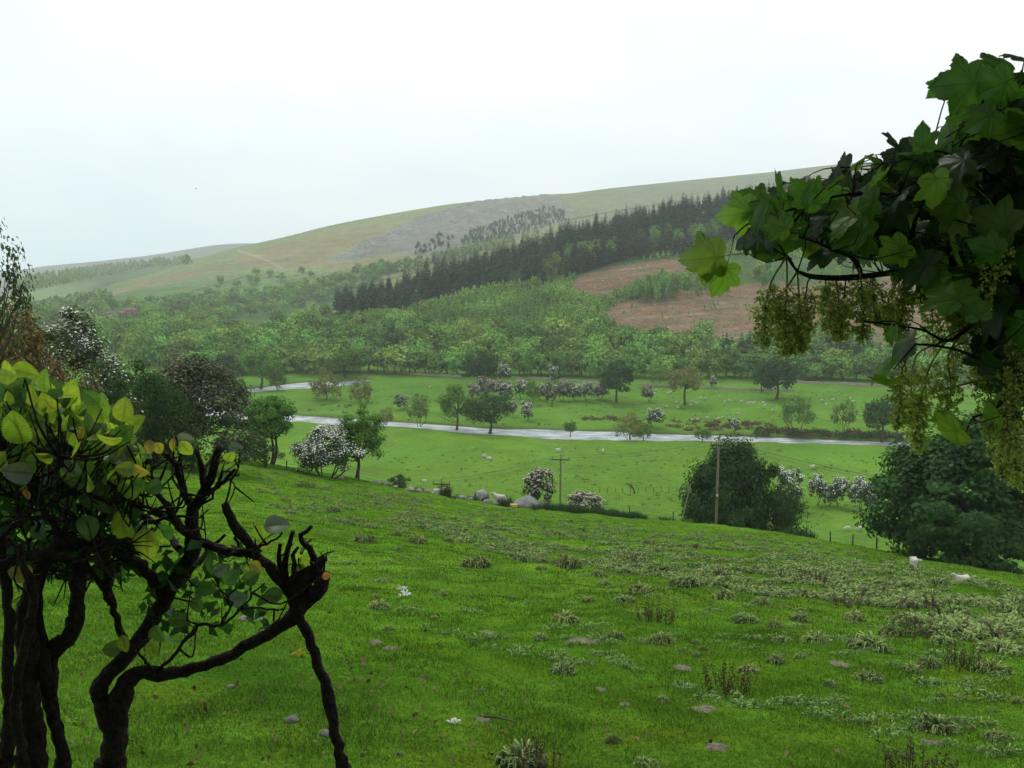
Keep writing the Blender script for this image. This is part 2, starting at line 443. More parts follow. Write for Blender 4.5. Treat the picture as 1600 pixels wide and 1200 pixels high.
def ridge(X, Y, cy_, cb, cz, p=1.0, back=.35, lump=1.0, seed=11, zb=VALLEY - 3, lo=VALLEY - 8):
    u = np.clip(X / np.maximum(Y, 1), -1.19, 1.19)
    yc = np.interp(u, UG, cy_); yb = np.interp(u, UG, cb); zc = np.interp(u, UG, cz)
    t = np.clip((Y - yb) / (yc - yb), 0, 1)
    e = t ** p * (1 + .35 * t * (1 - t))
    e = t * t * (3 - 2 * t) * .35 + e * .65
    z = zb + (zc - zb) * e
    z = z + lump * (1 - t) * np.clip(t * 6, 0, 1) * np.clip((zc - zb) / 40, 0, 1) * (wob(X, Y, 160, seed) * 2.2 + wob(X, Y, 45, seed + 1) * .8)
    over = np.maximum(Y - yc, 0)
    z = z - over * back
    return np.maximum(z, lo)

def h_hill(X, Y): return ridge(X, Y, C2Y, C2B, C2Z, 1.0, .3, 1.0, 11)
def h_moor(X, Y): return ridge(X, Y, C3Y, C3B, C3Z, 1.0, .25, 2.2, 21, -84, -150)
def h_far(X, Y): return ridge(X, Y, C4Y, C4B, C4Z, 1.0, .2, 2.0, 31, -140, -215)
def h_sky(X, Y): return ridge(X, Y, C5Y, C5B, C5Z, 1.0, .15, 3.0, 41, -215, -240)

def H(X, Y):
    X = np.asarray(X, float); Y = np.asarray(Y, float)
    z = np.where(Y < 260, h_pasture(X, np.minimum(Y, 260)), -99)
    z = np.maximum(z, np.where(Y > 120, h_meadow(X, Y), -99))
    z = np.maximum(z, np.where(Y > 400, h_hill(X, Y), -99))
    z = np.maximum(z, np.where(Y > 800, h_moor(X, Y), -99))
    z = np.maximum(z, np.where(Y > 1200, h_far(X, Y), -99))
    z = np.maximum(z, np.where(Y > 2600, h_sky(X, Y), -99))
    return z

YS = np.concatenate([np.geomspace(2.5, 250, 900), np.geomspace(250, 4400, 1500)[1:]])
def hit(px, py, ymin=2.5):
    """where the ray through each photograph pixel meets the land (N x 3; nan where it meets the sky)"""
    px = np.atleast_1d(np.asarray(px, float)); py = np.atleast_1d(np.asarray(py, float))
    a, b = ray(px, py); out = np.full((len(px), 3), np.nan)
    ys = YS[YS >= ymin]
    for s in range(0, len(px), 400):
        A = a[s:s + 400, None]; Bz = b[s:s + 400, None]
        g = H(A * ys, np.broadcast_to(ys, (len(A), len(ys)))) >= Bz * ys
        k = g.argmax(1); ok = g.any(1)
        y = ys[k]; lo = ys[np.maximum(k - 1, 0)]; hi = y.copy()
        for _ in range(12):
            mid = .5 * (lo + hi); c = H(A[:, 0] * mid, mid) >= Bz[:, 0] * mid
            hi = np.where(c, mid, hi); lo = np.where(c, lo, mid)
        o = np.stack([A[:, 0] * hi, hi, H(A[:, 0] * hi, hi)], 1); o[~ok] = np.nan
        out[s:s + 400] = o
    return out

def on(x, y): return np.array([x, y, float(H(np.array([x]), np.array([y]))[0])])

def sheet(name, hf, us, ys, colf, mat, kind='structure'):
    U, Y = np.meshgrid(us, ys); X = U * np.maximum(Y, 8 if ys[0] < 8 else 0)
    Z = hf(X, Y)
    V = np.stack([X, Y, Z], -1).reshape(-1, 3)
    n, k = U.shape
    i = np.arange(n * k).reshape(n, k)
    q = np.stack([i[:-1, :-1], i[:-1, 1:], i[1:, 1:], i[1:, :-1]], -1).reshape(-1, 4)
    c = colf(X, Y, Z).reshape(-1, 3)
    return obj(name, mesh(name, V, [(q, 0)], True, [mat], {'Col': c}), kind=kind)

def mixc(c, m, col):
    m = np.clip(m, 0, 1)[..., None]
    return c * (1 - m) + np.array(col) * m

def blur(a, n):
    for _ in range(n):
        a = (np.pad(a, ((1, 1), (0, 0)), 'edge')[:-2] + a * 2 + np.pad(a, ((1, 1), (0, 0)), 'edge')[2:]) / 4
        a = (np.pad(a, ((0, 0), (1, 1)), 'edge')[:, :-2] + a * 2 + np.pad(a, ((0, 0), (1, 1)), 'edge')[:, 2:]) / 4
    return a

# pasture under the camera
def col_pasture(X, Y, Z):
    c = np.zeros(X.shape + (3,)) + np.array([.072, .165, .012])
    c = mixc(c, .5 + .5 * wob(X, Y, 22, 71) - .2, (.095, .185, .018))
    c = mixc(c, np.clip(wob(X, Y, 7, 72) - .55, 0, 1) * .8, (.045, .125, .014))
    return c
yp = np.concatenate([np.linspace(-35, 2, 20)[:-1], np.geomspace(2, 125, 330), np.linspace(125, 230, 40)[1:]])
sheet('pasture', h_pasture, np.linspace(-1.1, 1.1, 420), yp, col_pasture, ground_mat('pasture_turf', .12, 1.1, 14, (.25, .30, .35), (1.3, 1.0, .8), .7, .06))

# valley floor with the river bed cut into it
um = np.linspace(-1.0, 1.0, 760)
ym = np.concatenate([np.linspace(130, 250, 40)[:-1], np.linspace(250, 450, 190)[:-1], np.geomspace(450, 1300, 60)])
_U, _Y = np.meshgrid(um, ym)
_mask = inside(RIVER, _U * _Y, _Y).astype(float)
RM1 = np.clip(blur(_mask, 2) * 1.6, 0, 1); RM2 = np.clip(blur(_mask, 9) * 2.0, 0, 1)
def h_bed(X, Y): return h_meadow(X, Y) * 1.0 - RM1 * 1.7
def col_meadow(X, Y, Z):
    c = np.zeros(X.shape + (3,)) + np.array([.115, .215, .028])
    c = mixc(c, .5 + .5 * wob(X, Y, 70, 73), (.095, .20, .026))
    c = mixc(c, (Y > 330) * .35, (.09, .195, .04))
    c = mixc(c, np.clip(wob(X, Y * 3, 40, 74) - .6, 0, 1), (.11, .17, .045))
    far_side = np.clip(RM2 - RM1, 0, 1)
    c = mixc(c, far_side * .7, (.10, .095, .055))
    c = mixc(c, RM1, (.07, .06, .045))
    return c
sheet('valley_meadow', h_bed, um, ym, col_meadow, ground_mat('meadow_grass', .012, .09, .8, (.15, .17, .2), (1.12, 1.0, .8), .4, .3))

# water
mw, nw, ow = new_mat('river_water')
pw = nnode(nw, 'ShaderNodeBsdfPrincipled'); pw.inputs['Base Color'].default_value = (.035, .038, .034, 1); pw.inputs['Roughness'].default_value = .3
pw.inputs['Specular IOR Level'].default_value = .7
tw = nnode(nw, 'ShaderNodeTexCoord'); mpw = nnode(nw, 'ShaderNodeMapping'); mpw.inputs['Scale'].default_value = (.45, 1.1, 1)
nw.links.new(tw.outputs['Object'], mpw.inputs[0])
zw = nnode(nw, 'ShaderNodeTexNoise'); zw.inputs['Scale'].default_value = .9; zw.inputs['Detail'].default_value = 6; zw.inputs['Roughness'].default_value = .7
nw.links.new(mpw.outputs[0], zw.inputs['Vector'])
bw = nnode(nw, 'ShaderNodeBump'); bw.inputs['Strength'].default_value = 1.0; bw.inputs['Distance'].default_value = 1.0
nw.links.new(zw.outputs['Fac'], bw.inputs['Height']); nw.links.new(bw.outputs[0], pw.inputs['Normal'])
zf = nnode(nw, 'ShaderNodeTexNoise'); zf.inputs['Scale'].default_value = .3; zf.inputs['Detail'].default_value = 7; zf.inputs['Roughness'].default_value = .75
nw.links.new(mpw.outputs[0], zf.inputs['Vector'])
rf = nnode(nw, 'ShaderNodeValToRGB'); rf.color_ramp.elements[0].position = .38; rf.color_ramp.elements[0].color = (.16, .18, .19, 1); rf.color_ramp.elements[1].position = .60; rf.color_ramp.elements[1].color = (.64, .67, .69, 1)  # pale base colour paints in sky brightness along with riffle foam
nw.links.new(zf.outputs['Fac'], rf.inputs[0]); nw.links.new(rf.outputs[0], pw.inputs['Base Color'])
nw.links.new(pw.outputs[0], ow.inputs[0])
ux, yx = np.linspace(-.42, .95, 3), np.linspace(255, 445, 3)
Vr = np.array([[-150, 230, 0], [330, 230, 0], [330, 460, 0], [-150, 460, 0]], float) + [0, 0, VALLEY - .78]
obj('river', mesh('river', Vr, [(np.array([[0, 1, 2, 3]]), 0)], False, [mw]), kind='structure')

def px_poly(X, Y, Z, poly):
    return inside(poly, *project(X, Y, Z))

BANDPX = [(525, 492), (540, 480), (640, 452), (760, 418), (880, 380), (1000, 348), (1150, 318), (1300, 296), (1600, 262), (1600, 330), (1300, 350), (1150, 372), (1040, 388), (1000, 398), (900, 430), (800, 445), (720, 458), (640, 482), (560, 495)]
CLEAR1 = [(885, 455), (905, 428), (960, 412), (1040, 405), (1120, 398), (1120, 420), (1060, 432), (1000, 438), (960, 458), (930, 470)]
CLEAR2 = [(935, 500), (960, 470), (1060, 452), (1180, 445), (1330, 440), (1600, 400), (1700, 545), (1360, 548), (1210, 540), (1130, 536), (1060, 532), (1000, 522)]
def col_hill(X, Y, Z):
    c = np.zeros(X.shape + (3,)) + np.array([.060, .115, .032])
    c = mixc(c, .5 + .5 * wob(X, Y, 50, 75), (.075, .13, .04))
    m = px_poly(X, Y, Z, CLEAR1) | px_poly(X, Y, Z, CLEAR2)
    m = blur(m.astype(float), 6); m = np.clip((m + .42 * (wob(X, Y, 22, 76) + .6 * wob(X, Y, 9, 79)) * 4 * m * (1 - m) - .32) * 2.6, 0, 1) * (.9 + .2 * wob(X, Y, 18, 76))
    c = mixc(c, m, (.195, .127, .08))
    c = mixc(c, m * np.clip(wob(X * .4, Y * 1.6, 22, 77), 0, 1) * .7, (.13, .115, .07)); c = mixc(c, m * np.clip(wob(X * .3, Y * 2, 12, 78) - .4, 0, 1) * .8, (.29, .22, .16))
    pxs, pys = project(X, Y, Z)
    fld = inside([(330, 545), (380, 515), (440, 492), (520, 480), (560, 470), (560, 485), (470, 505), (400, 525), (360, 548)], pxs, pys)
    c = mixc(c, fld.astype(float), (.11, .18, .05))
    c = mixc(c, blur(inside(BANDPX, pxs, pys).astype(float), 1), (.035, .042, .022))
    return c
sheet('forest_hill', h_hill, np.linspace(-.52, 1.0, 460), np.geomspace(418, 1150, 190), col_hill, ground_mat('hill_ground', .02, .12, .6, (.15, .22, .35), (1.2, .95, .85), .8, 1.0))

QUARRY = [(520, 406), (545, 388), (580, 374), (625, 352), (680, 330), (740, 316), (800, 310), (868, 304), (890, 318), (888, 345), (830, 362), (760, 382), (700, 398), (660, 400), (620, 392), (585, 400), (550, 410)]
BRACK = [[(365, 402), (420, 385), (520, 362), (590, 350), (620, 358), (560, 382), (515, 412), (470, 418), (430, 420), (390, 412)],
         [(500, 412), (560, 408), (620, 396), (690, 402), (640, 412), (560, 418), (510, 420)],
         [(95, 478), (140, 460), (200, 445), (260, 430), (300, 424), (340, 428), (280, 440), (200, 455), (130, 474), (100, 484)],
         [(690, 405), (730, 392), (770, 380), (730, 400)]]
FIELDS = [[(300, 470), (420, 455), (540, 440), (600, 430), (590, 420), (480, 432), (360, 448)], [(620, 430), (700, 405), (770, 385), (860, 362), (760, 412), (680, 436), (600, 460), (560, 455)],
          [(150, 492), (240, 478), (330, 470), (330, 480), (240, 488), (160, 500)], [(420, 470), (500, 465), (500, 485), (430, 490)]]
def col_moor(X, Y, Z):
    c = np.zeros(X.shape + (3,)) + np.array([.185, .235, .11])
    c = mixc(c, .5 + .6 * wob(X, Y, 260, 78), (.21, .225, .115))
    pxs, pys = project(X, Y, Z)
    c = mixc(c, np.clip((pys - 425) / 40, 0, 1) * (pxs < 700), (.095, .175, .055))
    c = mixc(c, np.clip((pxs - 880) / 60, 0, 1), (.19, .215, .13))
    for i, b in enumerate(BRACK):
        c = mixc(c, blur(inside(b, pxs, pys).astype(float), 5) * (.75 + .5 * wob(X, Y, 60, 80 + i)), (.235, .195, .11))
    for i, b in enumerate(FIELDS):
        c = mixc(c, blur(inside(b, pxs, pys).astype(float), 1), (.135, .215, .07) if i != 1 else (.20, .235, .085))
    q = blur(inside(QUARRY, pxs, pys).astype(float), 9)
    q = np.clip((q + .4 * (wob(X, Y, 70, 90) + .7 * wob(X, Y, 28, 98)) * 4 * q * (1 - q) - .3) * 2.2, 0, 1) * .88
    c = mixc(c, q, (.215, .205, .205))
    c = mixc(c, q * np.clip(wob(X, Y * 2.2, 60, 99) - .1, 0, 1), (.17, .19, .11))
    c = mixc(c, q * np.clip(wob(X * .6, Y * 2, 50, 91), 0, 1) * .7, (.115, .125, .115))
    c = mixc(c, q * np.clip(wob(X, Y, 33, 92) - .3, 0, 1) * .8, (.30, .255, .20))
    lines = [[(140, 497), (240, 486), (330, 478), (430, 470), (520, 468)], [(330, 472), (420, 456), (520, 440), (600, 430)], [(600, 438), (680, 418), (760, 398), (840, 374)], [(240, 470), (300, 455), (390, 430)], [(430, 470), (445, 455), (470, 420)], [(880, 345), (960, 330), (1080, 312)]]
    for ln in lines:
        a = np.array(ln, float); dl = np.abs(pys - np.interp(pxs, a[:, 0], a[:, 1])); c = mixc(c, ((dl < 1.2) & (pxs > a[0, 0]) & (pxs < a[-1, 0])) * .75, (.06, .085, .035))
    dist = np.abs(pys - np.interp(pxs, [370, 400, 420, 432, 440], [391, 400, 408, 415, 419])) 
    c = mixc(c, ((dist < 1.3) & (pxs > 370) & (pxs < 440)).astype(float), (.33, .31, .22))
    return c
def h_moor_rough(X, Y):
    z = h_moor(X, Y); m = blur(inside(QUARRY, *project(X, Y, z)).astype(float), 2)
    return z + m * (2.6 * wob(X, Y, 34, 93) + 1.8 * wob(X, Y, 15, 94) + 2.0 * np.abs(wob(X * .5, Y, 24, 97)))
sheet('moor_hill', h_moor_rough, np.linspace(-.95, 1.0, 640), np.geomspace(840, 2750, 300), col_moor, ground_mat('moor_grass', .006, .04, .2, (.10, .15, .25), (1.12, .98, .85), .7, 2.5))

def col_far(X, Y, Z):
    pxs, pys = project(X, Y, Z)
    c = np.zeros(X.shape + (3,)) + np.array([.085, .135, .055])
    c = mixc(c, blur(inside([(-60, 482), (15, 462), (80, 450), (150, 440), (150, 446), (110, 462), (60, 478)], pxs, pys).astype(float), 2), (.15, .22, .07))
    return c
sheet('wooded_ridge', h_far, np.linspace(-1.0, .3, 260), np.geomspace(1250, 3200, 100), col_far, ground_mat('ridge_ground', .004, .03, .15, (.15, .2, .2), (1.1, .95, .9), .5, 3.0))
def col_sky(X, Y, Z): return np.zeros(X.shape + (3,)) + np.array([.13, .15, .11])
sheet('skyline_hill', h_sky, np.linspace(-1.1, .8, 240), np.geomspace(2600, 5000, 70), col_sky, ground_mat('skyline_moor', .003, .02, .1, (.15, .15, .1), (1.1, .95, .95), .4, 3.0))

# ------------------------------------------------------------------ trees
def crown(rng, W, Hc, z0, clump, n_clump, per, leaf, aspect=.62, flat=.75, shell=.55, up=.35, droop=0, shape=1.0, mask=None, dome=False):
    """leaf cards of a crown: W width, Hc height, z0 underside; returns (V, quads, clump centres)"""
    d = unit(rng.normal(0, 1, (n_clump * 3, 3)))
    d = d[d[:, 2] > -.75][:n_clump]
    r = rng.uniform(shell, 1.0, (len(d), 1)) ** .6
    lump = 1 + .24 * np.sin(d[:, :1] * 4.1 + rng.uniform(0, 6)) * np.cos(d[:, 1:2] * 3.7 + rng.uniform(0, 6)) + .1 * rng.normal(0, 1, (len(d), 1))
    ctr = d * r * lump
    if dome:
        fr = rng.uniform(0, 1, len(d)) ** .85; hr = np.sqrt(np.maximum(1 - fr ** 2.2 * .97, .02)) * (.82 + .18 * np.minimum(fr * 4, 1)); az = unit(d[:, :2]); aa = np.arctan2(az[:, 1], az[:, 0]); ph = rng.uniform(0, 6, 4)
        hr = hr * (1 + .13 * np.sin(3 * aa + ph[0]) + .11 * np.sin(5 * aa + ph[1] + 4 * fr) + .10 * np.sin(9 * fr + 2 * aa + ph[2])); fr = fr * (1 + .10 * np.sin(4 * aa + ph[3]) * fr)
        ctr = np.concatenate([az * (hr * r[:, 0] * lump[:, 0])[:, None], (fr * 2 - 1)[:, None]], 1)
    taper = 1 - (1 - shape) * np.clip(ctr[:, 2:3] * .5 + .5, 0, 1)
    ctr = np.concatenate([ctr[:, :2] * taper * (W * .5 - clump * .55), ctr[:, 2:3] * (Hc * .5 - clump * .4) + z0 + Hc * .5], 1)
    k = rng.integers(max(4, per // 2), per + per // 2, len(ctr))
    idx = np.repeat(np.arange(len(ctr)), k)
    o = unit(rng.normal(0, 1, (len(idx), 3)))
    cs = clump * rng.uniform(.55, 1.35, len(ctr))[idx][:, None]
    C = ctr[idx] + o * cs * rng.uniform(.35, 1.0, (len(idx), 1)) * np.array([1, 1, flat])
    mid = np.array([0, 0, z0 + Hc * .4])
    outw = unit(C - mid)
    N = unit(o * .6 + outw * .7 + np.array([0, 0, up]) + rng.normal(0, .35, C.shape))
    if droop: C[:, 2] -= droop * np.linalg.norm(C[:, :2], axis=1) ** 2 / (W * .5)
    V, q = cards(C, N, leaf * rng.uniform(.6, 1.35, len(C)), rng, aspect)
    return V, q, ctr, C, N

def trunk_geo(rng, ctr, W, Hc, z0, rad, stems=1, n_limb=8, seg=6, lean=0.0, splay=.12):
    g = Geo()
    for s in range(stems):
        off = np.array([np.clip(rng.normal(0, splay), -.13, .13), np.clip(rng.normal(0, splay), -.13, .13), 0]) * W * (stems > 1)
        top = np.array([off[0] * 2.2 + lean * W, off[1] * 2.2, z0 + Hc * .33])
        base = np.array([off[0] * .5, off[1] * .5, -.4])
        m1 = base * .55 + top * .45 + np.append(rng.normal(0, .03 * W, 2), 0)
        rr = rad * (1 if stems == 1 else .65)
        g.add(*tube([base, base * .9 + top * .1 + [0, 0, 0], m1, top], [rr * 1.5, rr, rr * .8, rr * .5], seg, max(.3, Hc / 10), .05, rng))
        ch = ctr[rng.permutation(len(ctr))[:n_limb // stems + 1]]
        for c in ch:
            t = rng.uniform(.45, .95); st = m1 * (1 - t) + top * t if t > .3 else m1
            m2 = st * .5 + c * .5 + [0, 0, -.06 * Hc] + rng.normal(0, .03 * W, 3)
            g.add(*tube([st, m2, c], [rr * .42, rr * .28, rr * .08], max(4, seg - 2), max(.3, Hc / 8), .05, rng))
    return g

PROTO = {}
def proto(key, W, Ht, z0, leafmat, clump, n_clump, per, leaf, rad, stems=1, n_limb=8, blossom=None, bl_share=.5, seed=0, barkm='bark', seg=6, **kw):
    """prototype tree of width W and height Ht (metres); crown, trunk and blossom as meshes of their own"""
    rng = np.random.default_rng(seed + 100)
    lean = kw.pop('lean', 0.0); splay = kw.pop('splay', .12)
    V, q, ctr, C, N = crown(rng, W, Ht - z0, z0, clump, n_clump, per, leaf, **kw)
    if lean: V = V + np.stack([lean * W * np.clip(V[:, 2] / Ht, 0, 1) ** 1.3, 0 * V[:, 0], 0 * V[:, 0]], 1); 
    d = {'W': W, 'H': Ht}
    d['crown'] = mesh(key + '_crown', V, [(q, 0)], False, [M[leafmat]])
    d['trunk'] = trunk_geo(rng, ctr, W, Ht - z0, z0, rad, stems, n_limb, seg, lean * .5, splay).mesh(key + '_trunk', [M[barkm]], True)
    if blossom:
        # flowering sprays sit on the outside of the clumps, mostly on their upper sides
        sc = (N[:, 2] * .7 + unit(C - [0, 0, z0 + (Ht - z0) * .35])[:, 2] * .35 + rng.normal(0, .3, len(C)) + .45 * np.sin(C[:, 0] * 7 / W * 2 + seed) * np.cos(C[:, 2] * 9 / Ht * 2) + .3 * np.sin(C[:, 1] * 15 / W + C[:, 2] * 3))
        th = np.quantile(sc, 1 - bl_share); k = sc > th
        Cb = C[k] + N[k] * leaf * .35
        if lean: Cb = Cb + np.stack([lean * W * np.clip(Cb[:, 2] / Ht, 0, 1) ** 1.3, 0 * Cb[:, 0], 0 * Cb[:, 0]], 1)
        Vb, qb = cards(Cb, unit(N[k] + [0, 0, .8]), leaf * rng.uniform(.5, 1.25, len(Cb)), rng, .7)
        d['blossom'] = mesh(key + '_blossom', Vb, [(qb, 0)], False, [M[blossom]])
    g = Geo(); PROTO[key] = d
    return d

def single(key, keys=('crown', 'trunk')):
    """the parts of a prototype joined into one mesh, for trees too far off to show parts"""
    d = PROTO[key]
    if 'one' in d: return d['one']
    vs_, ps, mats, n = [], [], [], 0
    for i, k in enumerate([k for k in ('crown', 'trunk', 'blossom') if k in d]):
        me = d[k]; a = np.zeros(len(me.vertices) * 3, np.float32); me.vertices.foreach_get('co', a)
        tot = np.zeros(len(me.polygons), np.int32); me.polygons.foreach_get('loop_total', tot)
        li = np.zeros(len(me.loops), np.int32); me.loops.foreach_get('vertex_index', li)
        st = np.cumsum(tot) - tot
        for kk in (3, 4):
            s = st[tot == kk]
            if len(s): ps.append((np.stack([li[s + j] for j in range(kk)], 1) + n, i))
        vs_.append(a.reshape(-1, 3)); n += len(me.vertices); mats.append(me.materials[0])
    d['one'] = mesh(key, np.concatenate(vs_), ps, False, mats)
    return d['one']

def tree(name, key, base, h, w, label, cat='tree', group=None, rot=None, rng=R0):
    """a tree with trunk and crown as parts, at its own place and size (metres)"""
    d = PROTO[key]
    e = obj(name, None, loc=base, rot=(0, 0, rng.uniform(0, 6.28) if rot is None else rot), scale=(w / d['W'], w / d['W'], h / d['H']), label=label, cat=cat, group=group)
    for k in ('trunk', 'crown', 'blossom'):
        if k in d: obj(k, d[k], parent=e)
    return e

def far_tree(name, key, base, h, w, label, group, cat='tree', rng=R0):
    d = PROTO[key]
    return obj(name, single(key), loc=base, rot=(0, 0, rng.uniform(0, 6.28)), scale=(w / d['W'], w / d['W'], h / d['H']), label=label, cat=cat, group=group)

for i in range(4):
    proto('oak%d' % i, 12, 12, 2.0, 'oak', 2.0, 46, 48, .75, .38, seed=i, n_limb=9)
for i in range(2):
    proto('darkoak%d' % i, 13, 12, 1.6, 'dark', 2.1, 46, 52, .75, .42, seed=10 + i, n_limb=9)
    proto('pale%d' % i, 11, 11, 1.2, 'pale', 1.7, 40, 44, .65, .22, stems=3, seed=20 + i, n_limb=9, flat=.9)
    proto('haw%d' % i, 5, 5, .3, 'haw', .9, 30, 44, .42, .14, stems=2, seed=30 + i, blossom='blossom', bl_share=.42)
    proto('hawpink%d' % i, 5, 5, .5, 'haw', .9, 30, 44, .42, .14, stems=2, seed=34 + i, blossom='pinkish', bl_share=.5)
proto('olive0', 11, 11, 3.2, 'olive', 1.7, 44, 46, .6, .36, seed=40, n_limb=11)
proto('willow0', 10, 8, .3, 'olive', 1.5, 40, 40, .6, .16, stems=4, seed=41, flat=1.0)
proto('bush0', 6, 4, .1, 'oak', 1.1, 26, 40, .5, .12, stems=3, seed=42)
# far ones
for i in range(5):
    proto('far%d' % i, 12, 12, .8, 'wood', 2.2, 30, 26, 1.15, .35, seed=50 + i, n_limb=4, barkm='farbark', seg=4, shape=.85 if i % 2 else 1.0)
def spruce(key, mat, Ht, W, whorls, per, seed, bare=.12):
    rng = np.random.default_rng(seed); C, N, T, S = [], [], [], []
    for j in range(whorls):
        t = j / (whorls - 1); z = Ht * (bare + (1 - bare) * t ** .92)
        r = W * .5 * (1 - t) ** .85 * rng.uniform(.85, 1.1) + .15
        a0 = rng.uniform(0, 6.28)
        for k in range(per):
            a = a0 + 6.28 * k / per + rng.normal(0, .25); rr = r * rng.uniform(.7, 1.2)
            dv = np.array([math.cos(a), math.sin(a), -.35 + .25 * t])
            C.append(np.array([0, 0, z]) + dv * rr * .5); T.append(dv); S.append(rr * 1.15)
            N.append(np.array([-dv[0] * .25, -dv[1] * .25, 1]) + rng.normal(0, .25, 3))
    V, q = cards(np.array(C), np.array(N), np.array(S), rng, .8, np.array(T), -.12)
    g = Geo(); g.add(V, q)
    g.add(*tube([[0, 0, -1], [0, 0, Ht * .5], [0, 0, Ht * .97]], [.28, .18, .03], 5, None), mat=1)
    PROTO[key] = {'W': W, 'H': Ht, 'one': g.mesh(key, [M[mat], M['farbark']])}
for i in range(4): spruce('spruce%d' % i, 'spruce', 22, 7.0, 20, 9, 60 + i, .12 + .06 * (i % 2))
for i in range(2): spruce('larch%d' % i, 'larch', 18, 8.0, 13, 7, 70 + i, .2)
# near ones
proto('bigdark', 15.5, 11.5, .0, 'dark', 1.75, 150, 190, .42, .45, seed=80, n_limb=16, shell=.5, seg=8, flat=.85, dome=True)
proto('bigright', 14, 12, .5, 'dark', 1.5, 230, 210, .40, .5, seed=81, n_limb=22, shell=.35, seg=8, flat=.7, dome=True)
proto('twisted', 6.0, 7.0, 2.1, 'oak', .85, 70, 110, .28, .26, stems=2, seed=82, n_limb=18, shell=.4, seg=8, flat=.6, splay=.1)
proto('behindoak', 7.0, 7.5, 1.0, 'oak', .85, 76, 100, .29, .24, seed=83, n_limb=18, shell=.3, seg=8, flat=.6, lean=.12)
proto('nearhaw', 7.0, 5.3, .5, 'haw', .9, 90, 120, .20, .13, stems=5, seed=84, n_limb=18, blossom='blossom', bl_share=.45, seg=6, flat=.55, dome=True)
proto('dullhaw', 9.0, 7.4, .4, 'haw', 1.1, 140, 160, .20, .2, stems=3, seed=85, n_limb=18, blossom='brownhaw', bl_share=.6, seg=6, flat=.6, dome=True)
proto('whitehaw', 6.5, 7.0, .4, 'haw', .85, 120, 150, .17, .16, stems=3, seed=86, n_limb=18, blossom='blossom', bl_share=.2, seg=6, flat=.55, dome=True)
proto('redbush', 5.0, 5.0, .1, 'red', .65, 90, 90, .17, .07, stems=6, seed=87, n_limb=24, seg=5, flat=1.2, dome=True)
proto('edgetree', 5.0, 8.0, 3.6, 'haw', .6, 44, 60, .17, .15, seed=88, n_limb=26, seg=6, flat=.7)
proto('greenbush', 5, 4.5, .1, 'dark', .8, 46, 110, .17, .1, stems=4, seed=89, n_limb=12, seg=5, dome=True)
proto('darkbush', 4.5, 2.6, .05, 'dark', .6, 40, 80, .18, .1, stems=3, seed=90, n_limb=8, seg=5, dome=True)

def base_at(px, py, Y=None):
    if Y is None: return hit([px], [py])[0]
    a = ray(px, py)[0]; return on(a * Y, Y)

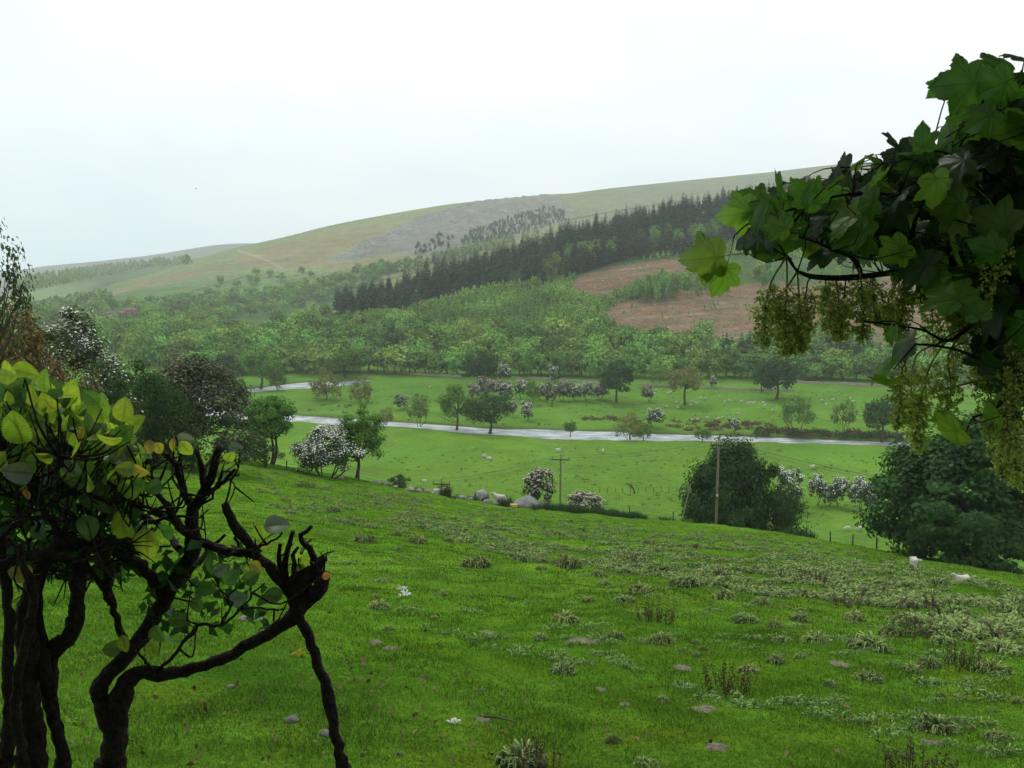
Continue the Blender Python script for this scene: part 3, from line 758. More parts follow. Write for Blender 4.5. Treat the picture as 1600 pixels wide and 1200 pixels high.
MEADOW_TREES = [
 # name, proto, px, py(base), h px, w px, label, group
 ('oak_tree', 'oak0', 408, 605, 58, 64, 'round spreading oak on the grass inside the far river bend', None),
 ('riverside_bush', 'bush0', 432, 609, 36, 34, 'green bush against the trunk of the oak in the river bend', None),
 ('willow_tree', 'willow0', 511, 625, 46, 50, 'olive green willow bush in front of the bright upstream water', None),
 ('willow_tree', 'willow0', 563, 628, 36, 38, 'small open willow with thin stems alone on the grass between the two river reaches', None),
 ('hawthorn_tree', 'hawpink0', 627, 640, 24, 25, 'pinkish round hawthorn beside the pale alders at the river', None),
 ('alder_tree', 'pale0', 655, 665, 50, 46, 'pale green alder clump with several stems on the near river bank', None),
 ('river_shrub', 'willow0', 603, 663, 26, 30, 'grey green low shrub in the river edge below the pink hawthorn', None),
 ('oak_tree', 'oak1', 714, 669, 66, 58, 'tall green oak on the bank, half behind the dark spreading sycamore', None),
 ('sycamore_tree', 'darkoak0', 766, 675, 60, 78, 'dark spreading sycamore at the water, overlapping the lighter oak', None),
 ('hawthorn_tree', 'haw0', 823, 657, 30, 22, 'slender hawthorn standing alone on the grass past the dark sycamore', None),
 ('hawthorn_tree', 'haw1', 802, 652, 26, 16, 'thin flowering hawthorn touching the crown of the dark sycamore', None),
 ('river_tree', 'oak2', 891, 682, 26, 22, 'tiny green tree standing at the water in mid river', None),
 ('willow_tree', 'willow0', 984, 685, 38, 52, 'olive willow leaning over the near bank with an open crown', None),
 ('river_shrub', 'bush0', 1006, 686, 24, 32, 'low dark bush under the open olive willow', None),
 ('hawthorn_tree', 'haw1', 1023, 668, 31, 32, 'white hawthorn on the far bank at the end of the brown bracken', None),
 ('hawthorn_tree', 'haw0', 1146, 676, 24, 22, 'small bright white hawthorn among brown bracken on the far bank', None),
 ('river_shrub', 'bush0', 1098, 688, 18, 32, 'low light green tree leaning over the river edge above the tall pole', None),
 ('alder_tree', 'pale1', 1246, 677, 60, 62, 'pale airy alder, widest of the trees on the far bank', None),
 ('alder_tree', 'pale0', 1318, 675, 50, 42, 'smaller alder between the pale wide alder and the dark bank tree', None),
 ('alder_tree', 'darkoak1', 1378, 688, 70, 70, 'dark full tree on the far river bank nearest the hanging branch', None),
 ('oak_tree', 'darkoak1', 963, 629, 65, 62, 'dark round oak standing at the end of the hawthorn row', None),
 ('oak_tree', 'olive0', 1070, 633, 62, 62, 'olive brown mushroom shaped tree with bare forked trunk amid sheep', None),
 ('oak_tree', 'darkoak0', 1213, 624, 66, 80, 'broad dark green oak in front of the boundary wall, beneath hanging catkins', None),
 ('oak_tree', 'oak3', 1190, 612, 40, 34, 'pale rounded tree half hidden behind the broad dark oak', None),
 ('sycamore_tree', 'darkoak0', 752, 600, 52, 62, 'dark tree in front of the wood behind the hawthorn row', None),
 ('hawthorn_tree', 'haw1', 788, 599, 30, 22, 'pale hawthorn against the dark tree at the wood edge', None),
 ('hawthorn_tree', 'haw0', 865, 598, 27, 19, 'upright creamy hawthorn in front of the wood boundary', None),
 ('hawthorn_tree', 'pale1', 1027, 601, 32, 37, 'grey green domed bush by the wall between two solitary trees', None),
 ('hawthorn_tree', 'haw1', 1114, 607, 20, 13, 'tiny white hawthorn by the wall past the olive brown tree', None),
 ('oak_tree', 'oak2', 540, 590, 46, 66, 'light green round tree at the head of the upstream water', None),
 ('oak_tree', 'oak3', 820, 592, 34, 28, 'light green young tree before the wood edge past the pale hawthorn', None),
 ('oak_tree', 'darkoak1', 350, 588, 38, 44, 'dark tree with short trunk on the meadow beyond the big dull hawthorn', None),
]
HEDGE = [(741, 624, 26, 24, 'hawpink1'), (757, 619, 30, 32, 'hawpink0'), (778, 620, 28, 30, 'hawpink1'), (790, 622, 25, 24, 'haw0'), (815, 623, 30, 26, 'haw1'), (832, 632, 36, 24, 'oak1'), (846, 625, 26, 20, 'haw0'),
         (860, 632, 34, 22, 'hawpink0'), (880, 627, 34, 32, 'hawpink1'), (900, 626, 26, 22, 'haw0'), (919, 627, 30, 24, 'haw1'), (938, 624, 26, 26, 'hawpink0'), (1012, 628, 28, 20, 'hawpink1')]
HL = ['pinkish hawthorn at the open end of the row, above the oak by the river', 'wide pinkish hawthorn, second along the meadow row', 'dull pinkish hawthorn third along the meadow row', 'white topped hawthorn in the row above the dark sycamore crown',
      'white hawthorn in the row with a clear trunk gap', 'green tree standing proud of the hawthorn row', 'small white hawthorn behind the green tree of the row', 'narrow greyish hawthorn standing before the row',
      'widest greyish hawthorn in the middle of the row', 'small white hawthorn in the row next to the widest one', 'round white hawthorn in the row nearest the dark oak', 'pinkish hawthorn in the row half behind the dark oak', 'thin pinkish hawthorn on the far side of the dark oak']
for (px, py, h, w, k), lab in zip(HEDGE, HL):
    MEADOW_TREES.append(('oak_tree' if k.startswith('oak') else 'hawthorn_tree', k, px, py, h, w, lab, 'hawthorns in a row across the far meadow'))
for name, k, px, py, h, w, lab, grp in MEADOW_TREES:
    b = base_at(px, py); s = b[1] / F * 1.01
    tree(name, k, b, h * s * 1.04, w * s, lab, 'tree' if 'bush' not in name and 'shrub' not in name else 'shrub', grp)

NEAR_TREES = [
 ('oak_tree', 'twisted', 425, 727, 97, 108, 98, 'small twisted oak with two bare trunks beside the white hawthorn', 0.6),
 ('oak_tree', 'behindoak', 556, 752, 101, 118, 92, 'leaning green oak rising behind the white hawthorn on the slope edge', 0.0),
 ('hawthorn_tree', 'nearhaw', 512, 754, 94, 88, 118, 'white blossomed hawthorn spreading over the fence at the pasture edge', 2.0),
 ('hawthorn_tree', 'dullhaw', 305, 728, 80, 166, 215, 'big dull brownish hawthorn, largest round crown above the pruned shrub', 1.0),
 ('low_bush', 'darkbush', 405, 735, 92, 48, 70, 'dark low bush at the foot of the twisted oak', None),
 ('low_bush', 'darkbush', 625, 768, 101, 22, 46, 'small dark bush at the bottom end of the leaning oak', None),
 ('hawthorn_tree', 'hawpink0', 843, 784, 107, 55, 54, 'round greyish blossomed hawthorn behind the big boulders', None),
 ('hawthorn_tree', 'greenbush', 215, 742, 70, 175, 150, 'dark green bushy tree between the pale hawthorn and the dull brownish one', None),
 ('leafy_bush', 'greenbush', 258, 740, 74, 150, 130, 'dark green bush at the inner side of the big dull hawthorn', 1.3),
 ('leafy_bush', 'greenbush', 165, 765, 62, 190, 140, 'dark leafy bush below the pale flowering hawthorn', 2.2),
 ('sycamore_tree', 'bigdark', 1140, 838, 112, 142, 172, 'large dark round tree directly behind the tall pole', 0.5),
 ('sycamore_tree', 'greenbush', 1226, 842, 109, 92, 92, 'dark lower bushy tree joined to the side of the large dark tree', None),
 ('oak_tree', 'bigright', 1512, 884, 74, 215, 330, 'big dark oak under the hanging branch, its trunk at the field edge', 1.2),
 ('hawthorn_tree', 'whitehaw', 128, 800, 55, 305, 190, 'pale flowering hawthorn rising over the leafy shrub', 1.0),
 ('red_bush', 'redbush', 45, 830, 44, 330, 190, 'reddish brown twiggy bush beside the pale flowering hawthorn', None),
 ('hawthorn_tree', 'edgetree', -4, 900, 26, 610, 150, 'sparse leafy tree cut by the frame edge against the sky', 0.3),
]
for name, k, px, py, Y, h, w, lab, rot in NEAR_TREES:
    b = base_at(px, py, Y); s = Y / F
    top = P(px, py - h, Y)[2]
    tree(name, k, b, max(top - b[2], h * s * .8), w * s, lab, 'bush' if 'bush' in name else 'tree', None, rot)
for (px, py, h, w, lab) in [(1232, 795, 66, 44, 'tall half green hawthorn touching the large dark tree'), (1275, 790, 52, 28, 'slim white hawthorn, second in the row behind the dark trees'),
                            (1294, 790, 36, 26, 'short green hawthorn with a bare trunk in the white row'), (1311, 793, 50, 34, 'white hawthorn in the middle of the lower field row'),
                            (1341, 800, 58, 38, 'end hawthorn of the lower field row, white on top'), (1362, 800, 46, 30, 'green hawthorn of the row against the big dark oak')]:
    b = base_at(px, py); s = b[1] / F
    tree('hawthorn_tree', 'haw%d' % (px % 2), b, h * s * 1.05, w * s, lab, 'tree', 'hawthorns in a row in the lower field')

# woods on the hill and in the valley, one object a tree
def scatter(n, poly, rng, ymin=300):
    poly = np.array(poly, float); lo, hi = poly.min(0), poly.max(0); out = []
    while len(out) < n:
        p = rng.uniform(lo, hi, (n * 3, 2)); out += [tuple(v) for v in p[inside(poly, p[:, 0], p[:, 1])]]
    p = np.array(out[:n]); h = hit(p[:, 0], p[:, 1], ymin)
    return h[~np.isnan(h[:, 0])]

rw = np.random.default_rng(21)
LAND = [(60, 'reddish brown bush'), (130, 'pale flowering hawthorn'), (200, 'farm buildings'), (255, 'dark bushy tree'), (303, 'big dull hawthorn'), (350, 'dark meadow tree'), (408, 'oak in the river bend'), (470, 'upstream water'), (511, 'olive willow bush'), (563, 'small open willow'), (627, 'pinkish hawthorn'), (655, 'pale alder clump'), (710, 'bank oak'), (766, 'dark spreading sycamore'), (840, 'middle of the hawthorn row'),
        (900, 'second pole'), (963, 'dark round oak'), (1027, 'grey green domed bush'), (1070, 'olive brown tree'), (1122, 'tall pole'), (1213, 'broad dark oak'), (1318, 'smaller bank alder'), (1378, 'dark full bank tree'), (1450, 'hanging flower clusters'), (1550, 'drooping sycamore leaves')]
ORD = 'first second third fourth fifth sixth seventh eighth ninth tenth eleventh twelfth thirteenth fourteenth fifteenth sixteenth seventeenth eighteenth nineteenth twentieth'.split()
ORD += ['twenty-' + o for o in ORD[:9]] + ['thirtieth'] + ['thirty-' + o for o in ORD[:9]] + ['fortieth'] + ['forty-' + o for o in ORD[:9]]
def name_far(objs, phrase):
    """labels that single out each tree: its size and its place counted back from a landmark"""
    bins = {}; hs = sorted(o.dimensions[2] if 0 else o['tall'] for o in objs)
    for o in objs:
        px = float(project(*o.location)[0]); bins.setdefault(min(LAND, key=lambda t: abs(t[0] - px))[1], []).append(o)
    for n, b in bins.items():
        b.sort(key=lambda o: o.location[1])
        for i, o in enumerate(b):
            z = 'small' if o['tall'] < hs[len(hs) // 3] else 'tall' if o['tall'] > hs[len(hs) * 2 // 3] else 'middling'
            o['label'] = '%s %s, %s beyond the %s' % (z, phrase, ORD[min(i, len(ORD) - 1)], n)
    for o in objs: del o['tall']
def wood(n, poly, keys, hrange, ratio, name, label, group, minsep=3.0):
    pts = scatter(n * 2, poly, rw); kept = []
    pp = project(*pts.T); pts = pts[~((pp[0] > 156) & (pp[0] < 224) & (pp[1] > 494) & (pp[1] < 519))]
    for p in pts:
        if all((p[0] - q[0]) ** 2 + (p[1] - q[1]) ** 2 > minsep ** 2 for q in kept): kept.append(p)
        if len(kept) >= n: break
    objs = []
    for p in kept:
        k = keys[rw.integers(len(keys))]; h = rw.uniform(*hrange)
        o = far_tree(name, k, p, h, h * rw.uniform(*ratio), label, group, rng=rw); o['tall'] = h; objs.append(o)
    name_far(objs, label)
    return kept

FARK = ['far%d' % i for i in range(5)]
SPK = ['spruce%d' % i for i in range(4)]
wood(120, [(330, 575), (420, 560), (560, 568), (700, 575), (900, 582), (1100, 585), (1380, 588), (1600, 590), (1600, 560), (1380, 558), (1200, 553), (1000, 545), (800, 540), (620, 535), (450, 535), (340, 550)], FARK, (12, 19), (.8, 1.1), 'woodland_tree',
     'leafy tree at the hill foot', 'broadleaf trees at the foot of the forest hill', 6)
wood(70, [(340, 552), (440, 505), (520, 492), (600, 500), (700, 515), (900, 530), (1000, 540), (900, 555), (600, 550), (430, 550)], FARK, (8, 14), (.8, 1.1), 'woodland_tree',
     'leafy tree on the lower slope', 'broadleaf trees on the lower slope', 6)
wood(26, [(470, 555), (560, 530), (680, 535), (690, 560), (560, 565)], SPK, (12, 17), (.34, .42), 'spruce_tree', 'spruce among leafy trees', 'scattered spruces on the lower slope', 5)
wood(24, [(1120, 585), (1130, 565), (1200, 565), (1360, 570), (1380, 588)], SPK, (14, 19), (.36, .42), 'spruce_tree', 'spruce at the wood edge', 'spruces at the wood edge below the felled slope', 5)
wood(95, [(205, 572), (300, 586), (345, 588), (470, 580), (560, 588), (560, 560), (440, 545), (330, 545), (300, 530), (200, 535)], FARK, (11, 18), (.85, 1.15), 'meadow_edge_tree', 'leafy tree behind the far meadow', 'trees closing the far meadow upstream', 6)
front = []
for px in np.arange(335, 1610, 10.5):
    px = px + rw.uniform(-5, 5); py = np.interp(px, [335, 560, 720, 900, 1100, 1380, 1600], [587, 582, 587, 589, 591, 596, 601]) + rw.uniform(-4, 1.5)
    p = hit([px], [py])[0]; h = rw.uniform(8, 15); o = far_tree('wood_edge_tree', FARK[rw.integers(5)], p, h, h * rw.uniform(.85, 1.2), 'x', 'front row of trees along the foot of the wood', rng=rw); o['tall'] = h; front.append(o)
name_far(front, 'front row tree of the wood')
# tall plantation band
band = [(525, 492), (540, 480), (640, 456), (760, 424), (880, 386), (1000, 354), (1150, 324), (1300, 302), (1600, 268), (1600, 330), (1300, 350), (1150, 372), (1040, 388), (1000, 398), (900, 430), (800, 445), (720, 458), (640, 482), (560, 495)]
wood(205, band, SPK, (17, 25), (.40, .52), 'spruce_tree', 'spruce in the dark plantation', 'spruces of the dark hilltop plantation', 3.6)
crest_o = []; more = []
for i, px in enumerate(np.arange(528, 1330, 5.0)):
    px = px + rw.uniform(-3, 3); py = np.interp(px, H2PX, H2PY) + 3
    a = ray(px, py)[0]; Y = np.interp(px, H2PX, H2YC) - rw.uniform(0, 16); p = on(a * Y, Y); h = rw.uniform(13, 22)
    if i % 3 == 0:
        o = far_tree('spruce_tree', SPK[rw.integers(4)], p, h + 1.5, h * rw.uniform(.38, .48), 'x', 'spruces along the plantation crest', rng=rw); o['tall'] = h; crest_o.append(o)
    else: more.append(p)
name_far(crest_o, 'spruce on the plantation crest')
wood(80, [(830, 440), (900, 415), (1000, 385), (1120, 368), (1140, 385), (1060, 402), (960, 410), (900, 430), (850, 450)], ['larch0', 'larch1', 'larch0', 'far1'], (14, 20), (.4, .6), 'larch_tree', 'brownish larch', 'brown larches below the plantation', 4.5)
wood(34, [(985, 474), (1010, 455), (1035, 448), (1060, 470), (1040, 474)] , ['far1', 'far3'], (11, 16), (.4, .55), 'pine_tree', 'thin tree on felled ground', 'trees left standing on the felled slope', 4)
wood(22, [(1050, 470), (1100, 445), (1200, 430), (1330, 425), (1330, 440), (1180, 462), (1100, 478)], ['far1', 'far3', 'far0'], (8, 14), (.4, .6), 'birch_tree', 'birch above felled ground', 'birches above the felled slope', 5)
wood(8, [(905, 400), (935, 400), (935, 425), (905, 425)], ['far0', 'far2'], (12, 16), (.8, 1.0), 'woodland_tree', 'bright tree before the larches', 'leafy trees before the larches', 5)
# valley to the left: hedgerows and copses on the far slope
wood(120, [(150, 560), (200, 545), (330, 540), (350, 500), (300, 500), (200, 510), (140, 515)], FARK, (9, 15), (.85, 1.2), 'valley_tree', 'rounded valley floor tree', 'trees on the valley floor upstream', 7)
wood(150, [(40, 515), (150, 512), (330, 505), (440, 490), (520, 470), (520, 450), (440, 455), (330, 465), (200, 478), (110, 488), (40, 500)], FARK, (9, 15), (.9, 1.3), 'hedgerow_tree', 'hazy tree below the moor', 'hedgerow trees below the moor', 8)
wood(70, [(440, 452), (520, 440), (600, 420), (700, 405), (740, 395), (700, 402), (600, 432), (560, 460), (480, 462)], FARK, (9, 14), (.9, 1.3), 'hedgerow_tree', 'hazy tree behind the plantation', 'hedgerow trees behind the plantation', 8)
wood(16, [(330, 440), (420, 425), (520, 425), (600, 412), (600, 420), (430, 445), (340, 460)], FARK, (8, 12), (1.0, 1.4), 'moor_bush', 'lone dark moor bush', 'lone bushes on the moor slope', 20)
wood(34, [(640, 398), (652, 382), (700, 362), (712, 364), (700, 385), (660, 400)], SPK, (6, 9), (.6, .8), 'moor_conifer', 'hazy conifer on quarry waste', 'conifers on the quarry waste', 5)
wood(8, [(655, 425), (700, 398), (715, 400), (690, 425)], SPK, (14, 20), (.5, .6), 'moor_conifer', 'hazy conifer below the quarry', 'lone conifers below the quarry', 9)

# masses nobody could count
def mass(name, pts, protos, hr, ratio, mats, rng, label=None):
    Vs, ps, n = [], [], 0
    data = []
    for k in protos:
        me = single(k) if 'one' not in PROTO[k] else PROTO[k]['one']
        a = np.zeros(len(me.vertices) * 3, np.float32); me.vertices.foreach_get('co', a)
        tot = np.zeros(len(me.polygons), np.int32); me.polygons.foreach_get('loop_total', tot)
        li = np.zeros(len(me.loops), np.int32); me.loops.foreach_get('vertex_index', li)
        st = np.cumsum(tot) - tot; s = st[tot == 4]
        q = np.stack([li[s + j] for j in range(4)], 1)
        keep = q.max() + 1
        data.append((a.reshape(-1, 3), q, PROTO[k]['W'], PROTO[k]['H']))
    for p in pts:
        a, q, W, Hh = data[rng.integers(len(data))]; h = rng.uniform(*hr); w = h * rng.uniform(*ratio); t = rng.uniform(0, 6.28)
        c, s = math.cos(t), math.sin(t)
        v = a * [w / W, w / W, h / Hh]; v = np.stack([v[:, 0] * c - v[:, 1] * s, v[:, 0] * s + v[:, 1] * c, v[:, 2]], 1) + p
        Vs.append(v); ps.append(q + n); n += len(v)
    return obj(name, mesh(name, np.concatenate(Vs), [(np.concatenate(ps), 0)], False, mats), kind='stuff', label=label)

def tiny(key, mat, Ht, W, n, seed):
    rng = np.random.default_rng(seed); t = rng.uniform(0, 1, n) ** .8; a = rng.uniform(0, 6.28, n); r = W * .5 * (1 - t) * rng.uniform(.4, 1, n) + .05
    C = np.stack([np.cos(a) * r, np.sin(a) * r, Ht * (.08 + .86 * t)], 1); N = np.stack([np.cos(a), np.sin(a), np.full(n, .7)], 1) + rng.normal(0, .3, (n, 3))
    V, q = cards(C, N, W * .5 * rng.uniform(.6, 1.1, n), rng, .7, N * [1, 1, -1.2]); PROTO[key] = {'W': W, 'H': Ht, 'one': mesh(key, V, [(q, 0)], False, [M[mat]])}
for i in range(3): tiny('young%d' % i, 'young', 5, 3.2, 34, 300 + i)
rm = np.random.default_rng(33)
YOUNG = [(540, 498), (640, 484), (720, 460), (800, 446), (900, 432), (890, 455), (940, 475), (930, 500), (1000, 525), (1060, 534), (1000, 545), (850, 542), (700, 536), (560, 515)]
yp_ = np.concatenate([scatter(2500, YOUNG, rm), scatter(560, [(960, 412), (1040, 400), (1140, 384), (1330, 352), (1500, 340), (1500, 395), (1300, 405), (1120, 398), (1040, 405)], rm), scatter(240, [(930, 470), (985, 455), (1050, 435), (1110, 425), (1120, 440), (1060, 452), (960, 475), (940, 500)], rm)])
mass('young_plantation_foliage', yp_, ['young0', 'young1', 'young2'], (2.8, 5.6), (.6, .95), [M['young']], rm, 'pale green young conifers covering the hillside below the dark plantation')
for i in range(2): tiny('tinyround%d' % i, 'wood', 9, 10, 26, 310 + i); tiny('tinyspruce%d' % i, 'spruce', 9, 4.6, 30, 320 + i)
bp = np.concatenate([np.array(more), scatter(430, band, rm)])
mass('plantation_woods', bp, SPK, (13, 21), (.42, .55), [M['spruce'], M['farbark']], rm, 'dense dark spruces filling the plantation between the taller ones')
fp = np.concatenate([scatter(420, [(18, 452), (40, 440), (120, 424), (200, 414), (290, 404), (300, 412), (240, 418), (150, 434), (60, 452)], rm)])
mass('far_ridge_woods', fp, ['tinyround0', 'tinyround1'], (9, 14), (.9, 1.3), [M['wood']], rm, 'hazy woods covering the distant ridge under the skyline')
qp = scatter(420, [(714, 384), (735, 364), (790, 345), (850, 326), (884, 330), (885, 346), (830, 362), (760, 382)], rm)
mass('quarry_woods', qp, ['tinyspruce0', 'tinyspruce1'], (5, 9), (.55, .85), [M['spruce']], rm, 'hazy conifers growing up the old quarry face')
vp = np.concatenate([scatter(160, [(20, 500), (60, 485), (160, 462), (180, 470), (100, 488), (40, 505)], rm), scatter(110, [(600, 425), (720, 396), (850, 362), (740, 398), (640, 425)], rm)])
mass('moor_foot_woods', vp, ['tinyround0', 'tinyround1'], (8, 12), (.9, 1.3), [M['wood']], rm, 'hazy scrub and copses along the foot of the moor')

# felling debris
bp = scatter(1500, CLEAR2, rm); bp = np.concatenate([bp, scatter(420, CLEAR1, rm)]); bp = bp[wob(bp[:, 0], bp[:, 1], 30, 95) + .5 * wob(bp[:, 0] * .3, bp[:, 1] * 2, 14, 96) > rm.normal(-.1, .4, len(bp))]
V, q = cards(bp + [0, 0, .35], rm.normal(0, .5, bp.shape) + [0, -.3, .8], rm.uniform(.6, 2.6, len(bp)), rm, .22)
obj('felling_debris', mesh('felling_debris', V, [(q, 0)], False, [leaf_mat('brash', (.34, .27, .21), trans=0, island=.6)]), kind='stuff', label='pale branches and stumps strewn over the felled slope')

sp = scatter(170, CLEAR2, rm); mass('felled_slope_saplings', sp, ['young0', 'young1'], (1.5, 3.6), (.6, .95), [M['young']], rm, 'sparse saplings dotting the felled slope')

# ------------------------------------------------------------------ things in the fields
def rot_of(yaw): return (0, 0, yaw)

def skinned(name, verts, edges, radii, levels=1, mats=(), matf=None, root=0):
    me = bpy.data.meshes.new(name + '_cage'); me.from_pydata([tuple(v) for v in verts], edges, [])
    o = bpy.data.objects.new(name + '_cage', me); COL.objects.link(o)
    o.modifiers.new('s', 'SKIN'); sv = me.skin_vertices[0].data
    for i, r in enumerate(radii):
        sv[i].radius = (r, r) if np.isscalar(r) else r
        sv[i].use_root = (i == root)
    m = o.modifiers.new('u', 'SUBSURF'); m.levels = levels; m.render_levels = levels
    dg = bpy.context.evaluated_depsgraph_get()
    out = bpy.data.meshes.new_from_object(o.evaluated_get(dg))
    bpy.data.objects.remove(o); bpy.data.meshes.remove(me)
    out.name = name
    out.materials.clear()
    for mm in mats: out.materials.append(mm)
    for p in out.polygons:
        p.use_smooth = True
        if matf: p.material_index = matf(p.center)
    return out

def sheep_mesh(pose):
    if pose == 'lying':
        v = [(-.48, 0, .30), (-.12, 0, .34), (.28, 0, .33), (.46, 0, .50), (.60, 0, .66), (.76, 0, .60)]
        r = [.24, .30, .26, .14, .105, .06]
        legs = [((.30, .20, .12), (.52, .22, .05)), ((.30, -.20, .12), (.50, -.24, .05)), ((-.36, .24, .12), (-.10, .33, .05)), ((-.36, -.24, .12), (-.12, -.33, .05))]
    else:
        v = [(-.50, 0, .62), (-.12, 0, .66), (.30, 0, .64)]
        r = [.24, .30, .26]
        if pose == 'grazing': v += [(.50, 0, .52), (.62, 0, .30), (.72, 0, .12)]; r += [.15, .105, .06]
        else: v += [(.48, 0, .82), (.60, 0, .98), (.78, 0, .92)]; r += [.15, .11, .065]
        legs = [((.30, .15, .38), (.32, .15, .0)), ((.30, -.15, .38), (.29, -.15, .0)), ((-.44, .15, .38), (-.50, .15, .0)), ((-.44, -.15, .38), (-.47, -.15, .0))]
    e = [(i, i + 1) for i in range(5)]
    for k, (a, b) in enumerate(legs):
        n = len(v); v += [a, b]; r += [.085, .04]; e += [(2 if k < 2 else 0, n), (n, n + 1)]
    h = v[4]
    for s in (-1, 1):
        n = len(v); v.append((h[0] - .04, s * .17, h[2] + .03)); r.append(.035); e.append((4, n))
    n = len(v); v.append((v[0][0] - .24, 0, v[0][2] - .12)); r.append(.05); e.append((0, n))
    hx, hz = h[0], h[2]
    def mf(c): return 1 if ((c[0] - hx) ** 2 + (c[2] - hz) ** 2 < .05 and c[0] > .5) or (c[0] > hx) or (pose != 'lying' and c[2] < .27 and abs(c[1]) < .25 and c[0] < .45) else 0
    return skinned('sheep_' + pose, v, e, r, 2, [M['wool'], M['face']], mf, 1)
SHEEP = {p: sheep_mesh(p) for p in ('standing', 'grazing', 'lying')}

def landmark(px):
    x, n = min(LAND, key=lambda t: abs(t[0] - px)); d = px - x
    return ('by the ' if abs(d) < 8 else 'left of the ' if d < 0 else 'right of the ') + n

rs = np.random.default_rng(5)
FAR_SHEEP = [(1026, 612), (1023, 616), (1044, 616), (1049, 614.5), (1094, 624), (1102, 624), (1124, 621), (1132, 629), (1140, 628), (1159, 629), (1169, 631), (1174, 630), (1178, 631.5), (1192, 631), (1195, 634), (1042, 637), (1059, 638),
             (1064, 632.5), (1082, 630), (1088, 631), (1057, 629.5), (1079, 634.5), (1207, 643), (1152, 648), (1284, 627), (1291, 633), (1301, 626), (1329, 625), (1333, 628), (1309, 646), (1342, 650), (672, 607), (802, 623), (716, 586),
             (1082, 657), (1090, 656), (1105, 655), (1122, 656), (1129, 655), (1430, 622), (1444, 628), (1480, 634)]
used_l = set()
for i, (px, py) in enumerate(FAR_SHEEP):
    b = hit([px], [py])[0]; pose = ['grazing', 'grazing', 'standing', 'lying'][rs.integers(4)]
    near = 'on the far bank' if 652 < py < 660 else 'by the far wall' if py < 613 else 'in the far meadow'
    lm = landmark(px); cnt = sum(1 for l in used_l if l[0] == lm); used_l.add((lm, i))
    lab = '%s%s sheep %s, %s' % ('' if cnt == 0 else ORD[cnt] + ' ', pose, near, lm)
    obj('sheep', SHEEP[pose], loc=b, rot=rot_of(rs.uniform(0, 6.28)), scale=[1.02] * 3, label=lab, cat='sheep', group='sheep grazing in the far meadow')
for px, py, sc, yaw, pose, lab in [(756, 715, 1.1, 2.8, 'grazing', 'smaller of two sheep close together in the middle field'), (764, 718, 1.3, 3.2, 'lying', 'larger pinkish white sheep of two close together in the middle field'),
        (872, 706.5, 1.25, 0, 'standing', 'white sheep just above the second pole in the middle field'), (942, 708, 1.2, 1.3, 'standing', 'sheep standing alone past the second pole in the middle field'),
        (1269, 733, 1.2, .3, 'standing', 'white sheep just above the lower hawthorn row'), (663, 753, 1.0, 3.0, 'lying', 'small white sheep resting left of the crossarm below the slope'),
        (1323, 829.5, 1.15, 2.9, 'grazing', 'white sheep grazing below the hawthorn row, farther from the big oak'), (1342, 829.5, 1.15, 3.0, 'grazing', 'white sheep grazing below the hawthorn row, nearer to the big oak')]:
    obj('sheep', SHEEP[pose], loc=hit([px], [py])[0], rot=rot_of(yaw), scale=[sc] * 3, label=lab, cat='sheep', group='sheep in the nearer fields')
for px, py, Y, sc, yaw, pose, lab in [(781, 783, 103.5, 1.35, 2.75, 'standing', 'white sheep standing among boulders at the slope edge'), (686, 771, 101, 1.1, .4, 'lying', 'sheep resting beside the post under the sunken crossarm'),
        (1430, 889, None, .70, -1.45, 'standing', 'woolly white sheep facing the camera on the pasture below the big oak'), (1503, 911, None, .58, 2.95, 'lying', 'white sheep lying down in the pasture near the big oak')]:
    b = base_at(px, py, Y) if Y else hit([px], [py])[0]
    obj('sheep', SHEEP[pose], loc=b - [0, 0, .02], rot=rot_of(yaw), scale=[sc] * 3, label=lab, cat='sheep', group='sheep in the nearer fields')

# poles and wires
def pole(px, py_top, Y, arm, lab, plate=False, double=False):
    top = P(px, py_top, Y); g = on(top[0], Y); hgt = top[2] - g[2]
    e = obj('utility_pole', None, loc=g, label=lab, cat='utility pole', group='wooden utility poles along the slope', rot=(0, 0, -.12))
    sg = Geo().add(*tube([[0, 0, -.5], [0, 0, hgt * .5], [0, 0, hgt]], [.17, .15, .12], 10, hgt / 8)); obj('pole', sg.mesh('pole', [M['pole']], True), e)
    ends = []
    for j, dz in enumerate([.35] if not double else [.30, .75]):
        a = Geo().add(*box(0, -.16 if j == 0 else .16, hgt - dz, arm, .12, .13)); obj('crossarm', a.mesh('crossarm', [M['post']]), e)
    for x in (-.46, 0, .46):
        zz = hgt - .28 if x else hgt
        ig = Geo().add(*tube([[x * arm, -.16 if x else 0, zz], [x * arm, -.16 if x else 0, zz + .12], [x * arm, -.16 if x else 0, zz + .2], [x * arm, -.16 if x else 0, zz + .34]], [.02, .03, .075, .05], 8))
        obj('insulator', ig.mesh('insulator', [M['porcelain']], True), e); ends.append(np.array([x * arm, -.16 if x else 0, zz + .36]))
    br = Geo()
    for s in (-1, 1): br.add(*tube([[s * arm * .3, -.16, hgt - .38], [0, -.13, hgt - 1.0]], [.018, .018], 5))
    obj('brace', br.mesh('brace', [M['metal']]), e)
    if plate: obj('warning_plate', Geo().add(*box(0, -.18, hgt * .43, .26, .02, .34)).mesh('plate', [M['white']]), e)
    c, s = math.cos(-.12), math.sin(-.12)
    return [g + np.array([v[0] * c - v[1] * s, v[0] * s + v[1] * c, v[2]]) for v in ends]
eA = pole(1123, 691, 107, 1.9, 'tall wooden utility pole standing before the large dark round tree', True, True)
eB = pole(876, 714, 128, 2.5, 'wooden utility pole with one long crossarm beside the boulders', False, False)
eC = pole(690, 752, 122, 2.3, 'sunken utility pole showing only its crossarm above the slope edge', False, False)
